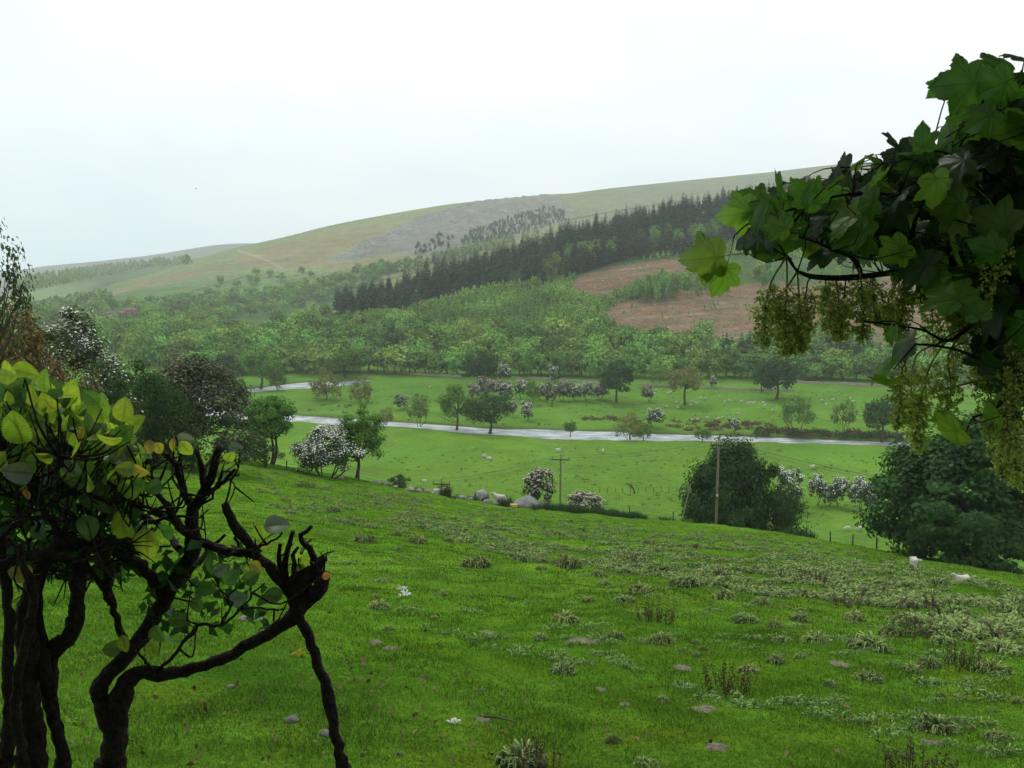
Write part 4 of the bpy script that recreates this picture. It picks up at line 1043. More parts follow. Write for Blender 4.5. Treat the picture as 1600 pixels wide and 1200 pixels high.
eD = [P(1760, 803, 80) + [dx, 0, 0] for dx in (-.8, 0, .8)]
def wire(a, b, sag, lab):
    t = np.linspace(0, 1, 17)[:, None]; p = a * (1 - t) + b * t; p[:, 2] -= sag * 4 * (t * (1 - t))[:, 0]
    g = Geo().add(*tube(p, np.full(17, .011), 4)); obj('overhead_wire', g.mesh('overhead_wire', [M['wire']]), label=lab, cat='wire', group='wires strung between the poles')
for i, n in enumerate(['first', 'middle', 'last']):
    wire(eC[i], eB[i], .5, '%s strand of wire from the sunken crossarm to the boulder side pole' % n)
    wire(eB[i], eA[i], .7, '%s strand of wire from the boulder side pole to the tall pole' % n)
    wire(eA[i], eD[i], .9, '%s strand of wire from the tall pole across the big dark oak' % n)
# leaning stay post
b = base_at(1064, 806, 104.5); t = P(1076, 768, 106); t2 = t + (t - b) * .25
obj('leaning_post', Geo().add(*tube([b - [0, 0, .4], t2], [.075, .055], 8, 1)).mesh('leaning_post', [M['pole']], True), label='pale pole leaning against the side of the large dark round tree', cat='pole')

def fence(name, pts, hts, lab, wires=(.35, .7, .95), cat='fence', lean=None, r=.07):
    """posts and wires as parts; pts are ground points"""
    e = obj(name, None, loc=pts[0], label=lab, cat=cat); rg = np.random.default_rng(len(pts)); tops = []
    for p, h in zip(pts, hts):
        ln = rg.normal(0, .05, 2) * h; q = np.array(p) - pts[0]
        tp = q + [ln[0], ln[1], h]; tops.append((q, tp))
        obj('post', Geo().add(*tube([q - [0, 0, .3], tp], [r, r * .9], 7, .5, .05, rg)).mesh('post', [M['post']], True), e)
    for f in wires:
        line = [a * (1 - f) + b * f for a, b in tops]
        obj('wire', Geo().add(*tube(line, np.full(len(line), .008), 4)).mesh('fence_wire', [M['wire']]), e)
def edge_pt(px, dy=.3):
    u = ray(px, 800)[0]; Y = np.interp(u, UG, E_Y) + dy; return on(u * Y, Y)
fence('edge_fence', [edge_pt(p, d) for p, d in [(380, -2), (450, -3), (505, -1.5), (562, -1), (625, .3), (696, .4), (742, 0)]], [1.05, .95, 1.0, 1.15, 1.1, 1.0, .9], 'post and wire fence along the upper edge of the pasture by the white hawthorn')
fence('edge_fence', [edge_pt(p, d) for p, d in [(857, 1), (893, 1), (924, .8), (984, .6), (1052, .4)]], [1.1, 1.1, 1.3, 1.1, 1.0], 'rough post fence in the rushes between the boulders and the big dark tree')
fence('edge_fence', [edge_pt(p, d) for p, d in [(1262, .6), (1300, .5), (1335, .5), (1373, .5), (1408, .4), (1450, .4), (1525, .4), (1560, .3), (1620, .3)]], [1.0, 1.0, 1.1, 1.2, 1.2, 1.2, 1.35, 1.3, 1.3], 'post and wire fence along the pasture edge under the big dark oak')
fence('field_fence', [hit([p], [770 - (p - 930) * .01])[0] for p in range(925, 1068, 12)], [1.25] * 12, 'low fence line crossing the meadow past the small dead tree')
# loose rubble and boulders
def rock_mesh(seed, sub=2, jag=.22):
    V, Fc = icos(sub); r = np.random.default_rng(seed)
    d = sum(np.sin(V @ r.normal(0, 2.2 * (k + 1), 3) + r.uniform(0, 6)) / (k + 1.3) for k in range(4))
    V = V * (1 + jag * d[:, None] * .6)
    for _ in range(4):
        n = unit(r.normal(0, 1, 3)); h = (V @ n); V = V - np.outer(np.maximum(h - .72, 0) * .8, n)
    return mesh('rock', V, [(Fc, 0)], True, [M['rock']])
ROCKS = [rock_mesh(i) for i in range(5)]
def rock(px, py, Y, wpx, hpx, lab, k=0, name='boulder', cat='boulder', mat=None, group=None, yaw=0, d=1.0):
    b = base_at(px, py, Y) if Y else hit([px], [py])[0]; s = b[1] / F
    return obj(name, ROCKS[k], loc=b + [0, 0, hpx * s * .28], rot=(0, 0, yaw), scale=(wpx * s * .5, wpx * s * .5 * d, hpx * s * .62), label=lab, cat=cat, group=group)
rock(822, 785, 104, 42, 22, 'large pale grey boulder in front of the round greyish hawthorn', 0)
rock(846, 786, 104.5, 26, 12, 'lower grey boulder leaning on the large pale one', 1)
rock(853, 784, 104.6, 13, 9, 'small grey boulder at the outer end of the boulder group', 2)
rock(752, 784, 104, 24, 23, 'rounded brownish boulder left of the standing sheep', 3)
rock(778, 788, 103, 12, 7, 'small stone below the standing sheep', 4)
rock(762, 792, 102, 15, 8, 'dark low stone in the grass below the brownish boulder', 2)
for i, (px, w, h) in enumerate([(640, 16, 8), (655, 14, 7), (668, 12, 6), (708, 12, 8), (722, 14, 8), (735, 10, 6), (533, 14, 5), (588, 18, 6), (604, 14, 7), (618, 12, 6)]):
    p = edge_pt(px, -.5); s = p[1] / F
    obj('rubble_stone', ROCKS[i % 5], loc=p + [0, 0, h * s * .2], rot=(0, 0, i * 1.3), scale=(w * s * .5, w * s * .4, h * s * .55), group='tumbled wall stones along the pasture edge', cat='stone',
        label=['long low', 'flat', 'small', 'squarish', 'broad pale', 'little round', 'thin sunken', 'wide dull', 'knobbly', 'narrow'][i] + ' stone in the tumbled wall ' + ('below the leaning oak' if px < 680 else 'near the sunken crossarm'))
# yellow tub
b = base_at(803, 794, 101.5)
tb = Geo()
V, q = box(0, 0, .2, .74, .5, .4); V[V[:, 2] < .1] *= [.86, .86, 1]; tb.add(V, q)
e = obj('feed_tub', tb.mesh('feed_tub', [M['yellow']]), loc=b, rot=(0, 0, .2), label='yellow plastic feed tub in the grass below the boulders', cat='feed tub')
rim = Geo()
for (x, y, sx, sy) in [(0, .25, .82, .05), (0, -.25, .82, .05), (.39, 0, .05, .45), (-.39, 0, .05, .45)]: rim.add(*box(x, y, .41, sx, sy, .05))
obj('rim', rim.mesh('rim', [M['white']]), e)
# small bare tree in the field, white sprawling bush, rushes
rg = np.random.default_rng(77)
b = hit([992], [771])[0]; s = b[1] / F; g = Geo()
g.add(*tube([[0, 0, -.3], [-.3, 0, 1.0], [-.9, .1, 1.8], [-2.4, .2, 2.4]], [.22, .17, .11, .03], 6, .3, .08, rg))
for k in range(9):
    st = np.array([-.3 - .2 * k * .4, 0, 1.0 + .12 * k]); en = st + [rg.uniform(-1.8, .8), rg.uniform(-1, 1), rg.uniform(.3, 1.1)]
    g.add(*tube([st, (st + en) / 2 + [0, 0, .1], en], [.06, .04, .012], 4, .3))
e = obj('dead_tree', g.mesh('dead_tree', [M['bark']], True), loc=b, label='small windblown bare tree leaning over the meadow fence', cat='tree')
V, q = cards(rg.normal(0, 1, (160, 3)) * [1.0, .6, .35] + [-1.2, 0, 2.2], rg.normal(0, 1, (160, 3)), rg.uniform(.1, .24, 160), rg)
obj('sparse_leaves', Geo().add(V, q).mesh('sparse_leaves', [M['olive']]), e)
b = base_at(912, 792, 106.5); tree('hawthorn_bush', 'hawpink1', b, 2.9, 4.4, 'sprawling pale blossomed bush in the rushes past the second pole', 'bush', None, .5)

def blades(rng, n, r, h, w, lean=.5, seg=2):
    """a tuft of upright blades"""
    a = rng.uniform(0, 6.28, n); rr = r * rng.uniform(0, 1, n) ** .5
    b = np.stack([np.cos(a) * rr, np.sin(a) * rr, np.zeros(n) - .03], 1)
    dirn = np.stack([np.cos(a), np.sin(a), np.zeros(n)], 1) * (rng.uniform(0, lean, (n, 1))) + rng.normal(0, .15, (n, 3)) * [1, 1, 0]
    hh = h * rng.uniform(.5, 1.15, (n, 1)); side = unit(np.stack([-np.sin(a), np.cos(a), 0 * a], 1) + rng.normal(0, .5, (n, 3)) * [1, 1, 0]) * w * .5
    m = b + dirn * hh * .4 + [0, 0, 1] * hh * .6; t = b + dirn * hh * 1.0 + [0, 0, 1] * hh * (1 - .4 * np.linalg.norm(dirn, axis=1, keepdims=True))
    V = np.stack([b - side, b + side, m + side * .8, m - side * .8, t], 1).reshape(-1, 3); i = np.arange(n)[:, None] * 5
    return V, [i + [0, 1, 2, 3], i + [3, 2, 4]]
for px, dY, r, h, lab in [(696, .2, .7, 1.5, 'dark green rush clump below the sunken crossarm'), (790, -.8, .8, 1.3, 'dark green rush clump between the sheep and the boulders'), (757, 1.0, .5, .8, 'small rush clump by the brownish boulder')]:
    V, pl = blades(rg, 420, r, h, .03, .5); obj('rush_clump', Geo().add(V, pl).mesh('rush_clump', [M['rush']]), loc=edge_pt(px, dY - .6), label=lab, cat='rushes')
g = Geo()
for k in range(150):
    px = rg.uniform(828, 1010); p = edge_pt(px, rg.uniform(-2.5, 1.2)); hh = rg.uniform(.45, 1.05) * (1 if px < 960 else .8)
    V, pl = blades(rg, 46, .5, hh, .035, .6); g.add(V + p, pl)
for k in range(60):
    px = rg.choice([rg.uniform(1015, 1075), rg.uniform(1225, 1270), rg.uniform(1400, 1640), rg.uniform(590, 760)]); p = edge_pt(px, rg.uniform(-.8, 1.2)); V, pl = blades(rg, 40, .5, rg.uniform(.3, .7), .035, .7); g.add(V + p, pl)
obj('rushes', g.mesh('rushes', [M['rush']]), kind='stuff', label='long rushes and rough grass along the pasture edge')
# rough heather-like clumps at the edge, bracken and gorse on the river bank
g = Geo()
def bank(px0, px1, f0, f1, n, hr):
    for k in range(n):
        px = rg.uniform(px0, px1); py = rg.uniform(f0, f1) + np.interp(px, [x for x, _ in RIV_TOP], [y for _, y in RIV_TOP]); p = hit([px], [py])[0]; hh = rg.uniform(*hr); nn = 46
        o = unit(rg.normal(0, 1, (nn, 3))) * [1, 1, .8]; o[:, 2] = np.abs(o[:, 2])
        V, q = cards(p + o * hh * rg.uniform(.4, 1, (nn, 1)) * [1.25, 1.0, 1.0], o + [0, 0, .4], hh * .42 * rg.uniform(.6, 1.2, nn), rg); g.add(V, q)
bank(912, 1000, -19, -14, 26, (.7, 1.6)); bank(1036, 1210, -18, -4, 60, (.8, 2.0)); bank(1195, 1420, -9, -2, 55, (.9, 2.3)); bank(470, 590, -9, -5, 14, (.4, .9)); bank(700, 900, -9, -2, 14, (.3, .7)); bank(500, 560, -18, -14, 6, (.5, 1.2))
obj('bank_bracken', g.mesh('bank_bracken', [M['gorse']]), kind='stuff', label='brown bracken and scrub along the far river bank')
g = Geo()
for k in range(90):
    px = rg.uniform(1180, 1440); py = np.interp(px, [x for x, _ in RIV_TOP], [y for _, y in RIV_TOP]) + rg.uniform(-8, -1); p = hit([px], [py])[0]; hh = rg.uniform(.8, 2.0); nn = 40
    o = unit(rg.normal(0, 1, (nn, 3))); o[:, 2] = np.abs(o[:, 2]); V, q = cards(p + o * hh * rg.uniform(.4, 1, (nn, 1)), o + [0, 0, .4], hh * .45 * rg.uniform(.6, 1.2, nn), rg); g.add(V, q)
obj('bank_undergrowth', g.mesh('bank_undergrowth', [M['dark']]), kind='stuff', label='dark undergrowth beneath the bank trees')

# boundary walls at the foot of the wood
def wall(pxs, pys, h, lab):
    pts = hit(pxs, pys); p, _ = resample(pts, np.ones(len(pts)), 2.0); n = len(p); r = np.random.default_rng(n)
    gnd = H(p[:, 0], p[:, 1]); nrm = np.gradient(p, axis=0); nrm = unit(np.stack([-nrm[:, 1], nrm[:, 0], 0 * nrm[:, 0]], 1))
    hh = h * (1 + r.normal(0, .14, n)); sec = []
    for s, z in ((-.35, -.3), (-.22, 1), (.22, 1), (.35, -.3)):
        q = p + nrm * (s + r.normal(0, .04, (n, 1))); q[:, 2] = gnd + np.where(z > 0, hh, z); sec.append(q)
    V = np.stack(sec, 1).reshape(-1, 3); i = np.arange(n * 4).reshape(n, 4)
    q = np.concatenate([np.stack([i[:-1, k], i[1:, k], i[1:, k + 1], i[:-1, k + 1]], -1) for k in range(3)] + [i[:1], i[-1:, ::-1]])
    o = mesh('stone_wall', V - V[0], [(q, 0)], False, [M['wallstone']]); obj('stone_wall', o, loc=V[0], label=lab, cat='wall')
wall([578, 610, 650, 690, 722], [581, 583, 586, 588, 590], 1.1, 'brownish dry stone wall at the meadow end below the wood')
wall([800, 850, 900, 945], [592, 594, 597, 600], 1.0, 'low dry stone wall behind the upright creamy hawthorn')
wall([1000, 1060, 1110, 1170, 1240], [602, 604, 607, 610, 612], .9, 'long low stone wall behind the olive brown tree')
wall([1240, 1300, 1360, 1450, 1600], [598, 601, 603, 606, 609], 1.1, 'dark stone wall under the wood past the broad dark oak')

# farm in the valley, bird in the sky
fmat = solid_mat('farm_brick', (.36, .19, .14), nscale=.8, bump=0); froof = solid_mat('farm_roof', (.30, .17, .14), nscale=.6, bump=0); fglass = solid_mat('farm_window', (.05, .06, .07), nscale=1, bump=0, rough=.2, spec=.5); fwhite = solid_mat('limewashed_wall', (.75, .73, .7), nscale=.6, bump=0)
def house(px, py, wpx, lab, wallm, ratio=.45, yaw=.2, hh=5):
    b = hit([px], [py])[0]; W = wpx * b[1] / F; D = max(W * ratio, 6)
    e = obj('farm_building', None, loc=b, rot=(0, 0, yaw), label=lab, cat='building', group='farm buildings in the valley')
    obj('wall', Geo().add(*box(0, 0, hh / 2 - .5, W, D, hh + 1)).mesh('farm_wall', [wallm]), e)
    x, y, r = W / 2 + .3, D / 2 + .4, hh + D * .42
    V = np.array([[-x, -y, hh - .1], [x, -y, hh - .1], [x, 0, r], [-x, 0, r], [-x, y, hh - .1], [x, y, hh - .1]])
    obj('roof', Geo().add(V, [np.array([[0, 1, 2, 3], [3, 2, 5, 4], [0, 4, 5, 1]]), np.array([[0, 3, 4], [1, 5, 2]])]).mesh('farm_roof', [froof]), e)
    n = max(2, int(W / 5))
    for i in range(n): obj('window', Geo().add(*box((i + .5 - n / 2) * W / n, -D / 2 - .02, hh * .6, 1.3, .06, 1.5)).mesh('farm_window', [fglass]), e)
house(203, 494, 20, 'long red brown farm building amid the hazy valley trees', fmat)
house(190, 497, 9, 'small red farm shed beside the long farm building', fmat, .8, .5, 4)
house(170, 498, 8, 'small white cottage near the red farm buildings', fwhite, .7, -.1, 4)
bm_ = solid_mat('bird_feathers', (.05, .05, .055), bump=0)
g = Geo(); g.add(*tube([[-.28, 0, 0], [-.1, 0, .02], [.12, 0, .02], [.28, 0, .03]], [.02, .07, .065, .015], 6))
g.add(np.array([[-.05, .05, .03], [.12, .05, .03], [.1, .4, .16], [-.04, .42, .15], [-.02, .8, .08], [-.05, -.05, .03], [.12, -.05, .03], [.1, -.4, .16], [-.04, -.42, .15], [-.02, -.8, .08]]), [np.array([[0, 1, 2, 3], [5, 8, 7, 6]]), np.array([[3, 2, 4], [8, 9, 7]])])
obj('bird', g.mesh('bird', [bm_]), loc=P(306, 295, 330), rot=(0, .1, .3), scale=[1.3] * 3, label='tiny dark bird flying in the open sky over the moor', cat='bird')

# ------------------------------------------------------------------ pasture cover: weeds, bare soil, stones, grass
def weed(rng, n, r, h, w=.035, curl=1.0, dense=1.0):
    """a clump of drooping, curled leaves"""
    a = rng.uniform(0, 6.28, n); rr = r * rng.uniform(0, 1, n) ** .6 * .8
    base = np.stack([np.cos(a) * rr, np.sin(a) * rr, np.full(n, -.02)], 1)
    a2 = a + rng.normal(0, 1.0, n); out = np.stack([np.cos(a2), np.sin(a2), 0 * a], 1)
    L = (h * rng.uniform(.55, 1.15, n) * (1.45 - 1.0 * rr / (r * .8 + 1e-6)))[:, None]; side = np.stack([-np.sin(a2), np.cos(a2), rng.normal(0, .5, n)], 1) * w * .5 * rng.uniform(.6, 1.4, (n, 1))
    up = np.array([0, 0, 1.0]); k = rng.uniform(.5, 1.3, (n, 1)) * curl
    p0 = base; p1 = base + up * L * .7 + out * L * .2; p2 = p1 + out * L * .45 + up * L * .12; p3 = p2 + out * L * .22 - up * L * .40 * k
    V = np.stack([p0 - side * .4, p0 + side * .4, p1 + side, p1 - side, p2 + side, p2 - side, p3], 1).reshape(-1, 3); i = np.arange(n)[:, None] * 7
    return V, [np.concatenate([i + [0, 1, 2, 3], i + [3, 2, 4, 5]]), i + [5, 4, 6]]
def dock(rng, n, r, h):
    g = Geo()
    for k in range(n):
        a = rng.uniform(0, 6.28); q = np.array([math.cos(a), math.sin(a), 0]) * r * rng.uniform(0, 1) ** .6; hh = h * rng.uniform(.45, 1.1); tp = q * 1.25 + [rng.normal(0, .04), rng.normal(0, .04), hh]
        g.add(*tube([q - [0, 0, .03], (q + tp) / 2 + rng.normal(0, .015, 3), tp], [.007, .006, .003], 4))
        m = 30; t = rng.uniform(.1, 1, (m, 1)); C = q * (1 - t) + tp * t + rng.normal(0, .03, (m, 3))
        V, c = cards(C, rng.normal(0, 1, (m, 3)), rng.uniform(.03, .075, m), rng, .5); g.add(V, c)
    return g
rt = np.random.default_rng(9)
WEEDS = [Geo().add(*weed(rt, 190, .5, .27, .026, 1.7)).add(*weed(rt, 150, .5, .19, .05, .8), 1).mesh('weed', [M['tuft'], M['rush']]) for _ in range(6)]  # dark second set of leaves stands for shadow inside the clump
DOCKS = [dock(rt, 26, .5, .62).mesh('dock', [M['dock']]) for _ in range(3)]
TUFTS = [(577, 824, 22), (620, 836, 24), (568, 848, 48), (652, 849, 44), (621, 860, 20), (797, 860, 24), (742, 886, 62), (815, 877, 40), (846, 880, 30), (846, 890, 22), (585, 934, 20), (592, 952, 44), (690, 930, 26), (606, 985, 24),
         (845, 1000, 34), (678, 968, 16), (740, 1008, 18), (885, 885, 60), (936, 900, 32), (976, 897, 36), (945, 914, 26), (1000, 926, 50), (921, 940, 26), (1032, 896, 55), (1072, 915, 60), (1132, 935, 50), (976, 940, 38), (885, 973, 58), (960, 996, 36),
         (1036, 1004, 50), (1086, 1006, 20), (1099, 1016, 16), (1088, 1026, 18), (1165, 972, 48), (1211, 980, 38), (1190, 944, 36), (1212, 1036, 42), (1222, 1004, 36), (880, 1053, 58), (1170, 1050, 42), (1250, 970, 40), (1275, 1007, 62), (1360, 1015, 84),
         (1392, 992, 50), (1478, 1008, 52), (1335, 968, 46), (1562, 1018, 64), (1452, 1042, 52), (1550, 1052, 70), (1425, 1050, 42), (1356, 1064, 56), (1298, 1072, 30), (1470, 1090, 20), (1591, 1098, 24), (1250, 1028, 26), (1464, 1142, 86),
         (1556, 1156, 54), (1010, 1198, 48), (1036, 1098, 36), (958, 1160, 32), (812, 1196, 112), (470, 1027, 14), (520, 800, 34), (700, 846, 22), (1500, 960, 50), (1420, 940, 48)]
SIZE = [(18, 'tiny'), (26, 'small'), (38, 'middling'), (50, 'broad'), (70, 'large'), (200, 'very large')]
WHERE = [(480, 'by the pruned shrub'), (600, 'near the prop branch'), (700, 'in open turf past the pruned shrub'), (780, 'on the upper open turf'), (860, 'below the boulders'), (930, 'under the line of the second pole'), (1000, 'on the slope below the meadow fence'), (1070, 'near the brown dock by the middle'), (1150, 'below the tall pole'),
         (1240, 'below the large dark tree'), (1320, 'below the lower hawthorn row'), (1400, 'in the thick weed belt'), (1480, 'below the sheep facing the camera'), (1700, 'below the lying sheep')]
ROW = [(850, 'far up the slope'), (900, 'high on the pasture'), (950, 'midway up the pasture'), (1000, 'on the middle pasture'), (1050, 'on the lower pasture'), (1110, 'low on the pasture'), (1300, 'closest to the camera')]
def pick(t, v): return next(n for a, n in t if v <= a)
seen_l = {}
def dup_word(px, py, w):
    k = (pick(SIZE, w), pick(WHERE, px), pick(ROW, py)); seen_l[k] = seen_l.get(k, 0) + 1
    return '' if seen_l[k] == 1 else {2: 'second ', 3: 'third ', 4: 'fourth '}[seen_l[k]]
for i, (px, py, w) in enumerate(TUFTS):
    b = hit([px], [py])[0]; s = b[1] / F * w
    obj('weed_clump', WEEDS[i % 6], loc=b, rot=(0, 0, i * 1.7), scale=(s * 1.08, s * .9, max(s * 1.05, .25)), cat='weed', group='pale wilted weed clumps on the pasture',
        label='%s%s pale weed clump %s, %s' % (dup_word(px, py, w), pick(SIZE, w), pick(WHERE, px), pick(ROW, py)))
for i, (px, py, w, h, lab) in enumerate([(1026, 972, 52, 40, 'brown dry dock clump standing alone in the middle of the pasture'), (1132, 1082, 74, 58, 'dark brown dock clump with pale weeds behind it'), (1432, 992, 72, 34, 'wide brown dock stand at the edge of the thick weeds'),
        (1505, 1046, 52, 60, 'tall brown dock clump among broad pale weeds'), (1432, 1214, 110, 60, 'dark dock clump cut by the bottom edge of the picture'), (838, 1204, 80, 60, 'brown dock mixed into the largest weed clump near the camera'),
        (1268, 912, 46, 24, 'yellowish brown dock stand in the upper weed belt'), (1322, 948, 44, 24, 'brown dock stand beneath the weed belt'), (990, 880, 50, 16, 'thin brown dock stems high in the weed belt'), (478, 762, 26, 12, 'small brown dock patch near the fence by the white hawthorn')]):
    b = hit([px], [py])[0]; s = b[1] / F
    obj('dock_plant', DOCKS[i % 3], loc=b, rot=(0, 0, i * 2.1), scale=(w * s * 1.1, w * s * .9, h * s * .8 / .62), cat='plant', label=lab, group='brown docks on the pasture')
BELT = [(560, 762), (720, 790), (860, 803), (1000, 822), (1250, 845), (1420, 880), (1600, 925), (1600, 1030), (1450, 985), (1330, 955), (1180, 930), (1040, 905), (900, 885), (780, 868), (700, 838), (600, 810)]
def belt(n, poly, sc, nb, seed, minh=.12, wd=.034):
    r = np.random.default_rng(seed); pts = scatter(n, poly, r, 3); g = Geo()
    dn = wob(pts[:, 0], pts[:, 1], 9, 55) + .6 * wob(pts[:, 0], pts[:, 1], 3.4, 56); pts = pts[dn > -.35 + r.normal(0, .15, len(pts))]
    for p in pts:
        s = r.uniform(*sc); V, pl = weed(r, nb, .5, max(.22, minh), wd, 1.6); g.add(V * [s * 1.5, s, max(s * .95, .3)] + p, pl); V, pl = weed(r, nb // 2, .45, max(.16, minh), wd * 1.4, .8); g.add(V * [s * 1.5, s, max(s * .9, .3)] + p, pl, 1)  # second, dark leaves paint the shadow under the pale tips
    return g
g = belt(2100, BELT, (.35, 1.0), 40, 70); 
g3 = belt(330, [(380, 728), (600, 766), (720, 792), (640, 835), (420, 800)], (.35, .9), 30, 72)
g2 = belt(330, [(390, 740), (700, 800), (1600, 1000), (1600, 1190), (1000, 1080), (700, 1000), (520, 900), (400, 800)], (.14, .46), 46, 71, .12, .022)
obj('edge_weeds', g3.mesh('edge_weeds', [M['tuft'], M['rush']]), kind='stuff', label='pale weeds near the fence by the white hawthorn')
obj('weeds', g.mesh('weeds', [M['tuft'], M['rush']]), kind='stuff', label='pale wilted weeds thickly covering the upper pasture')
obj('scattered_weeds', g2.mesh('scattered_weeds', [M['tuft'], M['rush']]), kind='stuff', label='little pale weeds scattered over the turf')
g = Geo(); pts = scatter(40, BELT, rt, 3)
for p in pts: V, pl = weed(rt, 14, .4, .3, .05, .6); g.add(V * rt.uniform(.5, 1.2) + p, pl)
obj('brown_weeds', g.mesh('brown_weeds', [M['dock']]), kind='stuff', label='brown stems among the pale weeds')
# bare soil
soil = solid_mat('bare_soil', (.20, .175, .115), col2=(.11, .10, .06), nscale=14, bump=.6)
PATCH = []
for px, py, w, hpx in [(1098, 1108, 46, 12), (1120, 1168, 42, 14), (1068, 1044, 34, 9), (1311, 1038, 34, 9), (912, 1001, 64, 12), (940, 1078, 22, 6), (588, 1004, 24, 9), (613, 1013, 32, 6), (1457, 1161, 46, 8), (976, 1101, 20, 5), (760, 988, 30, 6), (755, 1126, 34, 7)]:
    b = hit([px], [py])[0]; s = b[1] / F; n = 28; r = np.random.default_rng(px); th = np.linspace(0, 6.283, n, endpoint=False)
    up = hit([px], [py - hpx])[0]; dy = max(abs(up[1] - b[1]), w * s * .5)
    PATCH.append((b[0], b[1], w * s * .46, dy * .46)); ring = [(f, 1 + .12 * r.normal(0, 1, n)) for f in (.35, .7, 1.0)]; V = [b[None, :2]]
    for f, j in ring: V.append(np.stack([b[0] + np.cos(th) * w * s * .5 * f * j, b[1] + np.sin(th) * dy * .5 * f * j], 1))
    V = np.concatenate(V); z = h_pasture(V[:, 0], V[:, 1]) + np.concatenate([[.016]] + [np.full(n, v) for v in (.016, .012, -.012)]) + np.append(0, r.normal(0, .008, 3 * n))
    V = np.column_stack([V, z]); i = np.arange(n); pl = [np.stack([0 * i, 1 + i, 1 + (i + 1) % n], 1)]
    qd = np.concatenate([np.stack([1 + k * n + i, 1 + (k + 1) * n + i, 1 + (k + 1) * n + (i + 1) % n, 1 + k * n + (i + 1) % n], 1) for k in range(2)])
    obj('bare_soil', Geo().add(V, [pl[0], qd]).mesh('bare_soil', [soil], True), kind='structure')
# stones and scraps
SMALL = [mesh('stone', np.array([v.co for v in m.vertices]), [(np.array([p.vertices for p in m.polygons]), 0)], True, [M['stone']]) for m in ROCKS[:3]]
for i, (px, py, w, h, lab) in enumerate([(455, 1128, 26, 14, 'brownish fist sized stone near the foot of the prop branch'), (482, 1133, 8, 6, 'little pale pebble between the two larger stones'), (507, 1149, 26, 10, 'flat grey stone right beside the prop branch'),
        (393, 969, 42, 12, 'long flat slate lying behind the horizontal limb'), (360, 1075, 16, 8, 'small stone under the horizontal limb'), (625, 1180, 14, 8, 'brown stone in the turf close to the camera'), (752, 1080, 12, 6, 'pale small stone in open turf'), (802, 935, 9, 5, 'tiny white stone in the open turf below the weeds')]):
    b = hit([px], [py])[0]; s = b[1] / F
    obj('field_stone', SMALL[i % 3], loc=b + [0, 0, h * s * .2], rot=(0, 0, i), scale=(w * s * .5, w * s * .4, h * s * .6), label=lab, cat='stone')
b = hit([710], [1131])[0]; g = Geo(); V, pl = weed(rt, 60, .10, .05, .015); g.add(V * [.8, .5, .6], pl)
woolm = leaf_mat('wool_scrap', (.75, .74, .70), island=.15); obj('wool_scrap', g.mesh('wool_scrap', [woolm]), loc=b + [0, 0, .03], label='white tuft of wool lying on the turf near the bottom', cat='wool')
for px, py, lab in [(628, 922, 'pale wisp of wool on the upper turf'), (633, 931, 'grey feathery scrap lying under the pale wisp')]:
    b = hit([px], [py])[0]; V, pl = weed(rt, 30, .14, .12, .02); obj('wool_scrap', Geo().add(V, pl).mesh('wool_scrap', [woolm]), loc=b, label=lab, cat='wool')
b = hit([775], [1128])[0]; g = Geo().add(*tube([[-.14, .05, .03], [.0, 0, .05], [.2, -.06, .03]], [.012, .012, .008], 6, .04, .1, rt)); obj('stick', g.mesh('stick', [M['farbark']], True), loc=b, label='bare pale stick lying beside the wool tuft', cat='stick')
# fallen leaves and litter
r = np.random.default_rng(15); pts = np.concatenate([scatter(260, [(100, 900), (420, 940), (560, 1010), (760, 1100), (860, 1200), (100, 1200)], r, 2.5), scatter(120, [(420, 860), (1600, 980), (1600, 1200), (560, 1200)], r, 2.5)])
k = len(pts); V, q = cards(pts + np.column_stack([np.zeros((k, 2)), r.uniform(.02, .06, k)]), r.normal(0, .6, (k, 3)) + [0, 0, 1], r.uniform(.03, .085, k) * (.6 + pts[:, 1] / 25), r, .65)
obj('fallen_leaves', Geo().add(V, q).mesh('fallen_leaves', [leaf_mat('litter', (.15, .105, .05), island=.6, trans=.1)]), kind='stuff', label='brown leaf litter on the turf')
b = hit([466], [1027])[0]; V, q = cards(r.normal(0, .045, (14, 3)) * [1, 1, .3] + [0, 0, .06], r.normal(0, .4, (14, 3)) + [0, -.6, .6], r.uniform(.05, .1, 14), r, .6)
obj('yellow_leaves', Geo().add(V, q).mesh('yellow_leaves', [leaf_mat('yellow_leaf', (.5, .42, .03), island=.3)]), loc=b, label='bright yellow fallen sprig on the turf behind the prop branch', cat='leaves')
# grass blades
def grass(n, y0, y1, seed):
    r = np.random.default_rng(seed); Y = np.exp(r.uniform(np.log(y0), np.log(y1), n)); u = r.uniform(-.62, .62, n); X = u * Y
    ye = np.interp(u, UG, E_Y); k = Y < ye + 2
    for a, b, c, d in PATCH: k &= ((X - a) / c) ** 2 + ((Y - b) / d) ** 2 > r.uniform(.6, 1.1, len(X))
    X, Y = X[k], Y[k]; n = len(X)
    p = np.stack([X, Y, h_pasture(X, Y) - .01], 1); lng = np.clip(.5 + .5 * wob(X, Y, 2.3, 60) + .35 * wob(X, Y, .7, 61), .15, 1.3)
    h = (.022 + .032 * lng) * r.uniform(.6, 1.4, n) * np.clip(.9 + Y / 60, 1, 1.3); w = np.maximum(.005, Y * .00075) * r.uniform(.7, 1.3, n)
    a = r.uniform(0, 6.283, n); sd = np.stack([np.cos(a), np.sin(a), 0 * a], 1) * w[:, None] * .5; dr = np.stack([r.normal(0, .45, n), r.normal(0, .45, n), np.ones(n)], 1)
    m = p + dr * [.4, .4, .6] * h[:, None]; t = p + dr * [1.2, 1.2, 1.0] * h[:, None]
    V = np.stack([p - sd, p + sd, m + sd * .8, m - sd * .8, t], 1).reshape(-1, 3); i = np.arange(n)[:, None] * 5
    return V, [i + [0, 1, 2, 3], i + [3, 2, 4]]
